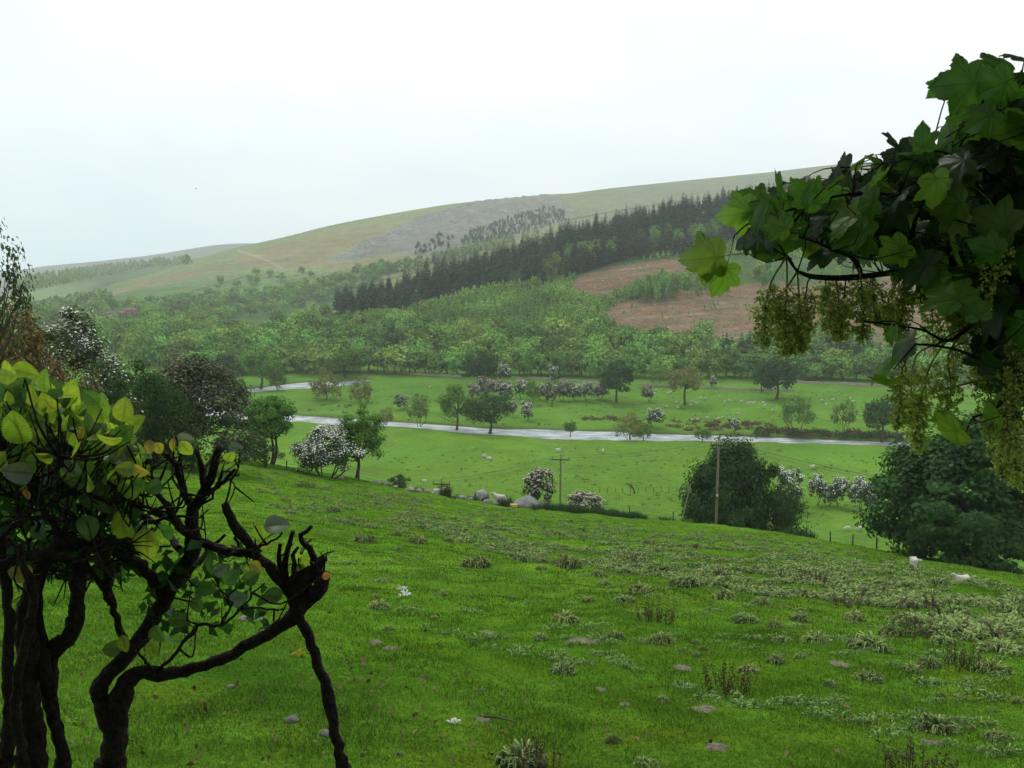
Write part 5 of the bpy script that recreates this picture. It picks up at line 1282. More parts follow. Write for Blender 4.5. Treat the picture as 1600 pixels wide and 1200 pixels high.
obj('grass', Geo().add(*grass(300000, 5.0, 45, 3)).add(*grass(110000, 42, 108, 4)).mesh('grass', [M['grass']]), kind='stuff', label='short green turf of the sloping pasture')

r = np.random.default_rng(41); pts = np.concatenate([scatter(350, [(560, 700), (1360, 700), (1360, 790), (1260, 830), (1060, 800), (760, 770), (640, 740)], r, 120), scatter(350, [(480, 612), (720, 600), (1400, 612), (1400, 660), (1000, 655), (620, 645)], r, 200)])
g = Geo()
for p in pts: V, pl = blades(r, 14, r.uniform(.3, 1.1), r.uniform(.15, .4), .14, .7); g.add(V + p, pl)
obj('meadow_tussocks', g.mesh('meadow_tussocks', [M['rush']]), kind='stuff', label='rough darker tussocks in the valley meadows')

# ------------------------------------------------------------------ the two near plants
RGT = np.array([1., 0, 0]); UPV = np.array([0, SP, CP]); FWD = np.array([0, CP, -SP])
def leaf_matrix(px, py, Y, L, ang, tilt, roll, base):
    """leaf with its length along the given direction as seen, turned out of the view plane by tilt and roll"""
    a = math.radians(ang); t = RGT * math.cos(a) + UPV * math.sin(a); n = -FWD
    t2 = t * math.cos(tilt) + n * math.sin(tilt); n2 = n * math.cos(tilt) - t * math.sin(tilt); s = np.cross(t2, n2)
    s3 = s * math.cos(roll) + n2 * math.sin(roll); n3 = n2 * math.cos(roll) - s * math.sin(roll)
    m = np.eye(4); c = P(px, py, Y)[0] if np.ndim(P(px, py, Y)) > 1 else P(px, py, Y)
    m[:3, 0], m[:3, 1], m[:3, 2] = s3 * L, t2 * L, n3 * L; m[:3, 3] = c - t2 * L * .5 - base
    return Matrix(m.tolist())

def hazel_leaf(seed):
    r = np.random.default_rng(seed); nt_, ns = 31, 11
    t = np.linspace(0, 1, nt_)[:, None]; s = np.linspace(-1, 1, ns)[None, :]
    wd = .44 * np.sin(np.pi * t ** .86) ** .56 * (1 - .2 * t) * (1 - .55 * np.clip((t - .84) / .16, 0, 1) ** 1.5) + .002
    wd = wd * (1 + .05 * np.abs(s) ** 6 * np.where(np.arange(nt_)[:, None] % 2, 1, -1))
    tip = np.clip((t - .9) / .1, 0, 1); x = s * wd * (1 - .0 * tip); curl = r.uniform(-.6, .3)
    ph = (t - np.abs(s) * .22) * 9
    z = .014 * np.sin(2 * np.pi * ph) * np.clip(np.abs(s) * 4, 0, 1) * np.sin(np.pi * t) + r.uniform(.15, .5) * np.abs(s) * wd * 1.2 + curl * (t - .5) ** 2 - .10 * s ** 2 * wd + .03 * np.sin(5 * t + r.uniform(0, 6)) * s
    y = t + 0 * s - .10 * np.abs(s) * np.sin(np.pi * t) * .5
    V = np.stack([x + .05 * np.sin(2.2 * t + seed) + 0 * s, y, z], -1).reshape(-1, 3); i = np.arange(nt_ * ns).reshape(nt_, ns)
    q = np.stack([i[:-1, :-1], i[:-1, 1:], i[1:, 1:], i[1:, :-1]], -1).reshape(-1, 4)
    vein = np.maximum(np.exp(-(np.abs(s) / .05) ** 2) + 0 * t, np.clip((np.cos(2 * np.pi * ph) - .72) / .28, 0, 1) * (np.abs(s) > .04))
    col = (1 - .38 * vein)[..., None] * np.array([1, 1, 1.0]); col = col.reshape(-1, 3)
    tv, tp = tube([[0.05 * math.sin(seed), 0, 0], [-.02, -.16, -.03], [.02, -.34, -.1]], [.013, .012, .013], 5, .1)
    V2 = np.vstack([V, tv]); c2 = np.vstack([col, np.tile([.9, .7, .5], (len(tv), 1))])
    return V2, [(q, 0)] + [(p + len(V), 0) for p in tp], c2
def vein_leaf_mat(name, col, trans=.55, gloss=.05, rnd=.25, hue=.015, rough=.4):
    m, n, out = new_mat(name); L = n.links.new
    c = vary(n, col, objrand=rnd, huerand=hue, island=0, noise=.22, nscale=2.2)
    at = nnode(n, 'ShaderNodeAttribute', attribute_name='Col'); mu = nnode(n, 'ShaderNodeMix', data_type='RGBA', blend_type='MULTIPLY'); mu.inputs[0].default_value = 1
    L(c, mu.inputs[6]); L(at.outputs['Color'], mu.inputs[7])
    d = nnode(n, 'ShaderNodeBsdfDiffuse'); L(mu.outputs[2], d.inputs[0]); t = nnode(n, 'ShaderNodeBsdfTranslucent'); L(mu.outputs[2], t.inputs[0])
    a = nnode(n, 'ShaderNodeMixShader'); a.inputs[0].default_value = trans; L(d.outputs[0], a.inputs[1]); L(t.outputs[0], a.inputs[2])
    g = nnode(n, 'ShaderNodeBsdfGlossy'); g.inputs['Roughness'].default_value = rough
    b = nnode(n, 'ShaderNodeMixShader'); b.inputs[0].default_value = gloss; L(a.outputs[0], b.inputs[1]); L(g.outputs[0], b.inputs[2]); L(b.outputs[0], out.inputs[0])
    return m
HZ = {'g': vein_leaf_mat('shrub_leaf', (.33, .49, .035), .6, gloss=.03), 'd': vein_leaf_mat('shrub_leaf_shaded', (.10, .21, .028), gloss=.025), 'p': vein_leaf_mat('pale_leaf_underside', (.17, .23, .13), .35), 'y': vein_leaf_mat('yellowing_leaf', (.42, .38, .04)), 'o': vein_leaf_mat('orange_leaf', (.45, .17, .03))}  # 'd' is the same leaf darkened, for leaves in shade
HZM = {k: [] for k in HZ}
for k in HZ:
    for s in range(4):
        V, pl, c = hazel_leaf(s + 1); HZM[k].append(mesh('shrub_leaf', V, pl, True, [HZ[k]], {'Col': c}))

YS0 = 2.35
SB = on(P(190, 1200, YS0)[0], YS0)
shrub = obj('pruned_shrub', None, loc=SB, label='gnarled pruned shrub with big ribbed leaves and bare dark limbs', cat='shrub')
rb = np.random.default_rng(17)
BR = []      # sampled branch points, for twigs to start from
def branch(pts, th, name='branch', Y=None, knob=.10, seg=9):
    """pts: (px, py[, Y]); th: thickness in photograph pixels"""
    Yd = YS0 if Y is None else Y
    w = np.array([P(p[0], p[1], p[2] if len(p) > 2 else Yd) for p in pts]); ys = w[:, 1]
    rad = np.interp(np.linspace(0, 1, len(pts)), np.linspace(0, 1, len(np.atleast_1d(th))), np.atleast_1d(th)) * .5 * ys / F
    w, rad = resample(w, rad, .022)
    w[1:-1] += rb.normal(0, .0022, (len(w) - 2, 3)); kn = np.ones(len(w))
    for c in rb.integers(0, len(w), max(1, len(w) // 14)): kn += rb.uniform(.08, .35) * np.exp(-((np.arange(len(w)) - c) / rb.uniform(.8, 1.8)) ** 2)
    V, pl = tube(w, rad * kn, seg, None, knob * .55, rb); BR.extend([tuple(p) for p in w[::3]])
    return obj(name, Geo().add(V - SB, pl).mesh(name, [M['shrubbark']], True), shrub)
gz = lambda px, Y: None
def to_ground(px, py, Y, dpx=0):
    """continues a stem below the frame to the ground"""
    w = P(px, py, Y); g = on(w[0] + dpx * Y / F, Y + .05); yy = (g - 0); X, Yy, Z = yy
    q = project(X, Yy, Z - .05); return (float(q[0]), float(q[1]), Y + .05)
branch([to_ground(172, 1200, 2.35, -6), (175, 1260), (176, 1200), (181, 1143), (187, 1101), (204, 1060), (227, 1050), (260, 1054), (302, 1045), (345, 1030), (382, 1010), (419, 990), (453, 968), (472, 945), (501, 915), (506, 893)], [50, 46, 40, 32, 22, 19, 18, 20, 25, 28, 22], 'trunk')
branch([(178, 1150), (163, 1105), (155, 1076), (170, 1053), (204, 1019, 2.38), (227, 987, 2.4), (246, 953, 2.42), (261, 931, 2.42), (278, 902, 2.42), (300, 860, 2.42), (302, 838, 2.42)], [30, 27, 25, 26, 26, 24, 24, 26], 'limb')
branch([(255, 935, 2.42), (246, 917, 2.41), (227, 891, 2.38), (198, 871, 2.34), (165, 858, 2.3), (130, 850, 2.26), (95, 840, 2.2)], [22, 19, 17, 14, 10])
branch([(298, 866, 2.42), (304, 840, 2.42), (298, 805, 2.42), (308, 782, 2.42), (320, 764, 2.41), (330, 744, 2.4), (338, 712, 2.39), (342, 699, 2.39)], [26, 22, 18, 14, 11, 10])
branch([(303, 800, 2.42), (288, 764, 2.45), (278, 740, 2.46), (272, 720, 2.47), (256, 709, 2.48)], [15, 12, 10, 7])
branch([(320, 764, 2.41), (318, 745, 2.43), (313, 726, 2.44), (308, 703, 2.45)], [10, 9, 7])
branch([(315, 774, 2.41), (340, 760, 2.39), (356, 746, 2.37), (368, 733, 2.36)], [8, 6, 4])
branch([(340, 760, 2.39), (348, 752, 2.39), (362, 748, 2.39), (374, 742, 2.38)], [5, 3])
branch([(312, 790, 2.42), (330, 778, 2.42), (344, 745, 2.42), (348, 736, 2.42)], [5, 3])
branch([(240, 798, 2.44), (264, 808, 2.43), (290, 830, 2.42), (310, 844, 2.41), (332, 852, 2.40), (354, 862, 2.38), (384, 864, 2.36), (410, 875, 2.35), (430, 897, 2.35), (447, 922, 2.35), (461, 948, 2.34), (475, 979, 2.33), (487, 1007, 2.32), (495, 1038, 2.31), (506, 1064, 2.30), (513, 1090, 2.29), (519, 1120, 2.28), (526, 1157, 2.27), (535, 1200, 2.26), (552, 1290, 2.25), to_ground(552, 1290, 2.25, 20)], [10, 15, 15, 14, 17, 18, 17, 17, 17, 18, 19], 'prop_branch')
branch([(352, 787, 2.33), (360, 808, 2.34), (372, 828, 2.35), (388, 846, 2.36), (404, 866, 2.36)], [13, 14, 15, 16])
branch([(371, 826, 2.35), (371, 840, 2.34), (372, 854, 2.34)], [6, 4])
branch([(442, 915, 2.35), (446, 880, 2.35), (452, 850, 2.35), (458, 830, 2.35)], [12, 9, 7])
branch([(440, 905, 2.36), (436, 880, 2.37), (438, 850, 2.37)], [10, 6])
branch([(500, 915, 2.35), (488, 868, 2.35), (477, 850, 2.36), (470, 836, 2.36), (479, 829, 2.36), (487, 822, 2.36)], [13, 11, 9, 8, 5])
branch([(455, 912, 2.34), (462, 890, 2.33), (458, 868, 2.33), (466, 855, 2.33)], [11, 8, 5])
branch([(470, 900, 2.37), (480, 884, 2.38), (492, 874, 2.38)], [12, 9])
branch([(460, 925, 2.36), (476, 905, 2.36), (495, 885, 2.36), (509, 872, 2.36)], [30, 28, 18, 9])
branch([(354, 864, 2.38), (380, 860, 2.33), (410, 851, 2.30), (430, 843, 2.28), (441, 832, 2.28)], [5, 4, 4, 3])
branch([(248, 1050, 2.37), (266, 1030, 2.3), (288, 1002, 2.25), (311, 976, 2.22), (345, 976, 2.2), (373, 953, 2.2), (396, 928, 2.2), (414, 911, 2.2)], [6, 6, 5, 4, 3])
branch([(373, 953, 2.2), (400, 950, 2.22), (425, 952, 2.26), (445, 951, 2.32)], [4, 3, 3])
branch([(345, 976, 2.2), (360, 945, 2.18), (350, 925, 2.16), (330, 905, 2.15)], [4, 3, 2])
branch([(238, 1046, 2.36), (225, 1030, 2.3), (215, 1012, 2.26), (228, 1000, 2.22), (245, 1012, 2.2)], [6, 4, 3])
branch([(261, 931, 2.42), (288, 905, 2.5), (310, 880, 2.55), (330, 858, 2.6), (352, 835, 2.62)], [12, 10, 8, 5])
branch([(300, 838, 2.42), (275, 815, 2.36), (262, 790, 2.33), (240, 770, 2.3), (215, 755, 2.28)], [15, 13, 10, 7, 5])
branch([(240, 770, 2.3), (250, 745, 2.3), (262, 722, 2.3)], [7, 5, 3])
branch([(280, 858, 2.4), (262, 836, 2.5), (240, 815, 2.55), (205, 800, 2.55), (160, 790, 2.5)], [12, 9, 7, 5])
# the multi-stemmed part on the left
def lstem(pts, th, Y): 
    p0 = pts[0]; branch([to_ground(p0[0], p0[1], Y)] + [(p0[0], p0[1] + 60)] + pts, th, 'stem', Y)
lstem([(58, 1200), (50, 1130), (46, 1070), (44, 1010), (40, 960), (50, 910), (70, 870), (95, 840)], [44, 40, 34, 30, 28, 22, 16], 2.2)
lstem([(100, 1200), (92, 1150), (79, 1100), (76, 1050), (82, 1020), (110, 990), (121, 950), (124, 900), (132, 870), (145, 840)], [26, 24, 22, 24, 26, 24, 20, 14], 2.25)
lstem([(10, 1200), (14, 1120), (12, 1050), (14, 985), (10, 920), (4, 880), (0, 840)], [26, 22, 18, 17, 15], 2.15)
lstem([(36, 1200), (24, 1110), (30, 1040), (44, 985), (52, 930), (40, 890), (30, 850)], [20, 18, 16, 15, 12], 2.05)
branch([(72, 1060, 2.2), (62, 1000, 2.24), (58, 930, 2.28), (75, 880, 2.3), (110, 850, 2.3)], [22, 20, 18, 14, 10], 'stem')
branch([(-20, 890, 2.1), (0, 883, 2.1), (42, 868, 2.12), (85, 868, 2.16), (127, 884, 2.22)], [15, 15, 14, 12])
branch([(204, 1015, 2.38), (187, 985, 2.36), (176, 945, 2.33), (167, 902, 2.3), (163, 862, 2.28), (150, 820, 2.26)], [13, 12, 11, 9, 7])
branch([(176, 942, 2.33), (160, 920, 2.3), (146, 898, 2.3), (130, 880, 2.28)], [11, 9, 8])
branch([(95, 840, 2.2), (70, 800, 2.2), (60, 770, 2.2), (40, 745, 2.2)], [15, 10, 6, 4])
branch([(130, 850, 2.26), (150, 815, 2.3), (180, 790, 2.32), (205, 770, 2.34), (225, 745, 2.35)], [12, 9, 6, 3])
branch([(0, 840, 2.15), (30, 815, 2.15), (60, 808, 2.16), (110, 812, 2.2), (160, 830, 2.26)], [9, 8, 7, 6])

# tangled thin branches under the leaves
for i in range(75):
    px, py = rb.uniform(-20, 235), rb.uniform(745, 900); Y = rb.uniform(2.1, 2.75); pts = [(px, py, Y)]; a = rb.uniform(0, 6.28)
    for k in range(4):
        a += rb.normal(0, .5); px += math.cos(a) * rb.uniform(14, 34); py -= math.sin(a) * rb.uniform(10, 28); Y += rb.normal(0, .03); pts.append((px, py, Y))
    branch(pts, [rb.uniform(5, 9), 4, 2.2], seg=6)
LV = [(114, 614, 40, 75, 'g'), (101, 682, 64, 95, 'g'), (62, 644, 48, 140, 'g'), (77, 725, 54, 170, 'g'), (157, 635, 48, 100, 'g'), (193, 639, 36, 80, 'g'), (169, 678, 40, 85, 'y'), (52, 618, 34, 95, 'g'), (41, 584, 38, -15, 'g'), (69, 594, 34, 85, 'g'),
      (188, 678, 22, 90, 'd'), (212, 662, 32, 40, 'g'), (30, 665, 54, 95, 'g'), (10, 691, 46, 100, 'p'), (6, 667, 38, 80, 'g'), (34, 706, 42, 95, 'g'), (13, 582, 42, 160, 'g'), (11, 605, 40, 200, 'd'), (82, 605, 38, 95, 'd'), (150, 660, 46, 80, 'd'), (131, 652, 40, 100, 'd'),
      (101, 640, 32, 160, 'd'), (129, 674, 22, 90, 'y'), (113, 729, 34, 95, 'p'), (178, 714, 42, -35, 'p'), (162, 744, 30, -40, 'p'), (199, 717, 20, -10, 'o'), (131, 729, 42, 100, 'd'), (148, 772, 46, 20, 'd'), (81, 742, 38, 10, 'p'), (28, 736, 42, 175, 'p'), (43, 772, 18, -90, 'o'),
      (221, 734, 26, -20, 'y'), (234, 699, 20, -100, 'y'), (247, 700, 20, -80, 'y'), (270, 697, 22, -100, 'y'), (290, 702, 26, -60, 'g'), (290, 687, 26, -5, 'p'), (192, 820, 46, 95, 'g'), (136, 826, 38, -80, 'd'), (228, 852, 46, -95, 'g'), (222, 830, 22, 60, 'p'), (256, 828, 36, 175, 'd'),
      (68, 798, 24, 5, 'd'), (30, 894, 34, 170, 'y'), (57, 904, 28, -70, 'y'), (186, 888, 32, 60, 'd'), (406, 828, 28, 100, 'g'), (434, 820, 38, -5, 'p'), (360, 712, 20, 50, 'g'), (368, 700, 22, 0, 'p'), (414, 852, 20, -40, 'y'), (478, 876, 40, 5, 'g'), (470, 894, 24, -80, 'g'), (332, 884, 30, -90, 'd'),
      (400, 888, 22, -40, 'y'), (424, 931, 32, 175, 'd'), (373, 936, 28, 10, 'p'), (393, 902, 26, 30, 'd'), (277, 969, 32, 175, 'd'), (308, 948, 22, -60, 'd'), (325, 918, 28, -20, 'd'), (193, 1007, 26, -80, 'g'), (175, 1014, 30, 175, 'd'), (238, 1016, 26, -75, 'g'), (249, 990, 28, -60, 'd'),
      (272, 1000, 26, -10, 'p'), (363, 902, 28, 40, 'd'), (510, 900, 14, 10, 'o'), (345, 890, 24, 20, 'p'), (60, 700, 36, 60, 'd'), (140, 700, 34, 120, 'd'), (90, 770, 38, 160, 'd'), (20, 640, 36, 120, 'd'), (90, 655, 36, 60, 'd'), (160, 700, 34, 40, 'd'), (120, 700, 30, -60, 'd'), (50, 680, 36, 190, 'd'),
      (185, 650, 34, 150, 'd'), (200, 690, 26, 20, 'g'), (15, 760, 40, 20, 'd'), (110, 790, 34, -40, 'd'), (170, 790, 30, -70, 'd'), (5, 720, 40, 60, 'g'), (80, 630, 36, 30, 'd'), (140, 620, 28, 130, 'd'), (30, 620, 34, 60, 'd'), (240, 760, 28, 200, 'd'), (215, 790, 26, -50, 'd'), (0, 800, 40, -20, 'd'), (60, 830, 36, -60, 'd')]
for i in range(210):
    px = rb.uniform(-15, 225); top = np.interp(px, [0, 40, 120, 200, 225], [578, 580, 610, 650, 690]); py = rb.uniform(top + 6, min(top + 150, 765))
    LV.append((px, py, rb.uniform(20, 40), rb.normal(95, 70), rb.choice(['g', 'g', 'd', 'd', 'd', 'd', 'd'])))
tw = Geo(); BRA = np.array(BR)
for i, (px, py, L, ang, k) in enumerate(LV):
    Y = 2.05 + rb.uniform(0, .45) if px < 230 else 2.15 + rb.uniform(0, .25)
    if k == 'd' and px < 230: Y += .12
    mtx = leaf_matrix(px, py, Y, L * 1.12 * Y / F, ang, rb.normal(0, .42 if i < 86 else .8), rb.normal(0, .45 if i < 86 else .7), SB)
    o = obj('leaf', HZM[k][rb.integers(4)], shrub); o.matrix_basis = mtx
    st = np.array((mtx @ Vector((.02, -.34, -.1)))) + SB
    d = np.linalg.norm(BRA - st, axis=1) + np.maximum(BRA[:, 2] - st[2], 0) * 2; j = np.argmin(d); s0 = BRA[j]
    m1 = (st + s0) / 2 + rb.normal(0, .015, 3) + [0, 0, -.03]
    tw.add(*tube([s0 - SB, m1 - SB, st - SB], [.0034, .0024, .0015], 5, .03, .15, rb))
# bare clipped twigs
for i in range(230):
    s0 = BRA[rb.integers(len(BRA))]; q = project(*s0)
    if q[1] > 915 or q[1] < 690: continue
    dv = unit(np.array([rb.normal(0, .7), rb.normal(0, .7), rb.normal(.35, .7)])); ln = rb.uniform(.04, .16)
    ln = ln * (.5 if q[0] > 390 else 1); e1 = s0 + dv * ln * .5 + rb.normal(0, .008, 3); e2 = s0 + dv * ln + rb.normal(0, .015, 3)
    tw.add(*tube([s0 - SB, e1 - SB, e2 - SB], [.0030, .0022, .0012], 5, .03, .15, rb))
    if rb.uniform() < .5:
        e3 = e1 + unit(dv + rb.normal(0, .7, 3)) * ln * .5; tw.add(*tube([e1 - SB, e3 - SB], [.0026, .0014], 4))
tb_ = obj('twigs', tw.mesh('twigs', [M['shrubbark']], True), shrub, kind='stuff')
# small dark inner leaves that fill the heart of the shrub
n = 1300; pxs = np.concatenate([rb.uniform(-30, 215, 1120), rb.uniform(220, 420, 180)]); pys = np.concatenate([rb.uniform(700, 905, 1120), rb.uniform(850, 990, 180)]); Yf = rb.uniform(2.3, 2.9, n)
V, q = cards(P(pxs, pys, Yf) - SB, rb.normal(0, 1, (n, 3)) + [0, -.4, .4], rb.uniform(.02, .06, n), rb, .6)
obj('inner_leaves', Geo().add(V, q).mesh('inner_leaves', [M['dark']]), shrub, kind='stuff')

# ---------------- sycamore: trunk beside the viewer, limb reaching into view
def syc_leaf(seed):
    r = np.random.default_rng(seed)
    half = [(0, 0), (.14, -.09), (.30, -.07), (.43, .0), (.47, .08), (.43, .18), (.40, .25), (.53, .34), (.63, .50), (.54, .57), (.42, .59), (.31, .60), (.30, .72), (.20, .86), (.09, .95), (0, 1.04)]
    pts = []
    for a, b in zip(half[:-1], half[1:]):
        a, b = np.array(a), np.array(b); d = b - a; nr = np.array([d[1], -d[0]])
        pts += [a, a + d * .33 + nr * .10, a + d * .5 - nr * .03, a + d * .72 + nr * .09]
    pts = np.array(pts + [np.array(half[-1])]); left = pts[1:-1][::-1] * [-1, 1]
    out = np.vstack([pts, left]); out = out * (1 + r.normal(0, .025, (len(out), 1))); n = len(out); c = np.array([0, .12])
    rings = [.25, .5, .75, 1.0]; V = [c[None]] + [c + (out - c) * f for f in rings]; V = np.vstack(V)
    rr = np.linalg.norm(V - c, axis=1); th = np.arctan2(V[:, 0], V[:, 1] - c[1])
    vein = np.min(np.abs(th[:, None] - np.radians([0, 52, -52, 105, -105])[None]), 1)
    z = -r.uniform(.15, .5) * rr ** 2 + .14 * np.clip(vein, 0, .5) * rr + .05 * np.sin(6 * V[:, 0] + r.uniform(0, 6)) * rr - r.uniform(0, .3) * np.clip(V[:, 1] - .5, 0, 1) ** 2
    i = np.arange(n); pl = [np.stack([0 * i, 1 + i, 1 + (i + 1) % n], 1)]
    q = np.concatenate([np.stack([1 + k * n + i, 1 + (k + 1) * n + i, 1 + (k + 1) * n + (i + 1) % n, 1 + k * n + (i + 1) % n], 1) for k in range(3)])
    V = np.column_stack([V, z]); col = (1 - .35 * np.exp(-(vein * rr / .015) ** 2))[:, None] * np.ones(3)
    tv, tp = tube([[0, .1, 0], [.02, -.2, -.03], [0, -.55, -.12]], [.012, .010, .010], 5, .12)
    return np.vstack([V, tv]), [(pl[0], 0), (q, 0)] + [(p + len(V), 0) for p in tp], np.vstack([col, np.tile([.9, .6, .5], (len(tv), 1))])
SY = {'l': vein_leaf_mat('sycamore_leaf_lit', (.21, .38, .03), .6), 'g': vein_leaf_mat('sycamore_leaf', (.085, .20, .02), .5, .02), 'd': vein_leaf_mat('sycamore_leaf_shaded', (.026, .07, .012), .4, .03)}  # one leaf in lit, middle and shaded tones, shade put into the colour
SYM = {k: [] for k in SY}
for k in SY:
    for s in range(5):
        V, pl, c = syc_leaf(s + 1); SYM[k].append(mesh('sycamore_leaf', V, pl, True, [SY[k]], {'Col': c}))
TB = on(2.6, 1.9)
syc = obj('sycamore_branch_tree', None, loc=TB, label='overhanging sycamore with lobed leaves and drooping flower clusters', cat='tree')
sb = np.random.default_rng(23); SBR = []
def sbranch(pts, th, name='branch', seg=8):
    w = np.array([P(p[0], p[1], p[2]) if len(p) == 3 else np.array(p[3:]) for p in pts]); rad = np.interp(np.linspace(0, 1, len(pts)), np.linspace(0, 1, len(np.atleast_1d(th))), np.atleast_1d(th)) * .5 * 2.0 / F
    w, rad = resample(w, rad, .03); SBR.extend([tuple(p) for p in w[::2]])
    return obj(name, Geo().add(*[x if k else x - TB for k, x in enumerate(tube(w, rad, seg, None, .06, sb))]).mesh(name, [M['shrubbark']], True), syc)
def wp(x, y, z): return (0, 0, 0, x, y, z)
tv = [TB + [0, 0, -.4], TB + [0, 0, .8], TB + [-.05, .05, 2.2], TB + [-.25, -.1, 3.6], TB + [-.5, -.5, 5.2], TB + [-.6, -.8, 7.0]]
obj('trunk', Geo().add(*[x if k else x - TB for k, x in enumerate(tube(tv, [.30, .25, .22, .19, .14, .06], 14, .15, .05, sb))]).mesh('trunk', [M['bark']], True), syc)
t0 = TB + [-.05, .05, 2.25]
def stalk_ok(a, b): return np.linalg.norm(a - b) < .3
sbranch([wp(*t0), wp(*(t0 + [-.3, .02, .15])), (1700, 330, 2.1), (1600, 425, 2.05), (1540, 418, 2.0), (1493, 420, 1.98), (1462, 425, 1.97), (1428, 420, 1.95), (1380, 428, 1.93), (1325, 434, 1.92), (1290, 434, 1.9), (1263, 431, 1.9), (1246, 424, 1.9), (1229, 401, 1.88)], [75, 55, 40, 30, 20, 13, 11, 10, 9, 8, 5, 3])
sbranch([(1345, 432, 1.92), (1342, 417, 1.9), (1326, 398, 1.88), (1304, 392, 1.86), (1280, 380, 1.85), (1255, 372, 1.84)], [8, 7, 5, 3])
sbranch([(1440, 420, 1.95), (1425, 380, 1.92), (1430, 345, 1.9), (1445, 310, 1.9), (1440, 275, 1.9)], [8, 6, 4])
sbranch([(1445, 312, 1.9), (1405, 305, 1.9), (1350, 302, 1.89), (1300, 308, 1.88), (1240, 326, 1.87), (1205, 338, 1.87)], [6, 5, 4, 3])
sbranch([(1255, 372, 1.84), (1225, 362, 1.84), (1195, 352, 1.85), (1168, 350, 1.85)], [4, 3, 2])
sbranch([(1500, 275, 1.95), (1490, 245, 1.95), (1455, 235, 1.94), (1420, 245, 1.93)], [6, 4, 2])
sbranch([wp(*(t0 + [0, 0, .4])), (1680, 220, 2.1), (1620, 200, 2.05), (1560, 180, 2.0), (1520, 140, 2.0), (1490, 128, 2.0)], [40, 24, 14, 8, 4])
sbranch([(1630, 400, 2.06), (1600, 446, 2.0), (1560, 468, 1.97), (1551, 489, 1.96), (1563, 548, 1.94), (1570, 585, 1.93), (1588, 604, 1.93), (1630, 625, 1.95)], [24, 14, 12, 11, 9, 7])
sbranch([(1556, 478, 1.97), (1520, 505, 1.95), (1490, 530, 1.93), (1468, 530, 1.92), (1446, 517, 1.9), (1406, 509, 1.88), (1350, 502, 1.86)], [9, 7, 5, 3, 3])
sbranch([(1563, 555, 1.94), (1530, 560, 1.9), (1500, 548, 1.88), (1460, 540, 1.86), (1430, 538, 1.85)], [6, 5, 3])
sbranch([(1588, 604, 1.93), (1570, 625, 1.9), (1550, 642, 1.88), (1520, 652, 1.86)], [5, 4, 3])
sbranch([(1600, 190, 2.05), (1585, 230, 2.0), (1540, 260, 1.97), (1500, 270, 1.95), (1460, 250, 1.93)], [10, 8, 6, 4])
SLV = [(1095, 405, 112, 185, 'l'), (1129, 440, 92, -105, 'l'), (1150, 335, 84, 190, 'l'), (1170, 313, 80, 140, 'g'), (1201, 333, 86, 110, 'g'), (1212, 294, 68, 165, 'g'), (1256, 287, 70, 85, 'g'), (1339, 252, 62, 95, 'g'), (1311, 263, 62, 175, 'd'), (1380, 258, 70, 70, 'g'), (1398, 216, 54, 80, 'd'),
       (1428, 246, 76, 120, 'g'), (1469, 216, 96, 160, 'g'), (1493, 177, 90, 150, 'g'), (1490, 132, 104, 175, 'g'), (1470, 140, 60, -120, 'g'), (1550, 105, 100, 170, 'g'), (1590, 84, 64, 100, 'd'), (1548, 139, 86, 200, 'g'), (1541, 177, 56, 30, 'd'), (1270, 332, 80, 190, 'd'), (1212, 363, 76, 205, 'g'), (1246, 382, 70, -110, 'd'),
       (1287, 352, 88, 180, 'd'), (1335, 345, 96, 170, 'd'), (1370, 325, 96, 200, 'd'), (1411, 294, 96, 160, 'd'), (1445, 273, 96, 140, 'd'), (1497, 266, 104, 170, 'd'), (1531, 232, 106, 150, 'd'), (1576, 197, 106, 140, 'd'), (1583, 252, 104, 180, 'd'), (1504, 359, 122, 230, 'g'), (1425, 369, 104, 190, 'd'), (1462, 335, 104, 210, 'd'),
       (1548, 300, 110, 190, 'd'), (1590, 320, 110, 170, 'd'), (1384, 500, 50, 180, 'g'), (1388, 523, 44, 200, 'g'), (1424, 474, 78, 215, 'd'), (1462, 464, 76, 60, 'd'), (1402, 543, 86, 215, 'd'), (1372, 574, 70, 170, 'l'), (1380, 602, 64, -90, 'l'), (1490, 652, 92, 100, 'l'), (1478, 676, 86, 220, 'l'), (1556, 644, 66, 10, 'l'), (1540, 612, 66, 235, 'd'),
       (1330, 300, 80, 150, 'd'), (1300, 310, 76, 120, 'd'), (1360, 290, 70, 110, 'g'), (1320, 380, 66, 240, 'g'), (1270, 400, 56, -60, 'l'), (1345, 400, 60, 250, 'l'), (1385, 370, 90, 220, 'd'), (1235, 320, 66, 60, 'g'), (1180, 350, 66, 215, 'g'), (1160, 378, 50, 200, 'd'), (1500, 310, 100, 120, 'd'), (1590, 380, 110, 210, 'd'),
       (1545, 360, 110, 240, 'd'), (1590, 430, 110, 180, 'd'), (1560, 420, 90, 220, 'd'), (1600, 500, 100, 200, 'd'), (1580, 530, 90, 170, 'd'), (1595, 590, 80, 210, 'd'), (1600, 140, 90, 100, 'g'), (1600, 160, 100, 200, 'd'), (1520, 210, 90, 90, 'g'), (1405, 330, 90, 250, 'd'), (1300, 372, 60, 200, 'd'), (1440, 215, 60, 110, 'g'), (1500, 500, 70, 240, 'd'), (1530, 470, 80, 200, 'd'), (1350, 318, 70, 190, 'g')]
FILL = [(1290, 330), (1400, 262), (1470, 235), (1520, 170), (1600, 110), (1660, 160), (1660, 570), (1560, 520), (1500, 480), (1430, 415), (1320, 395)]
nf = 0
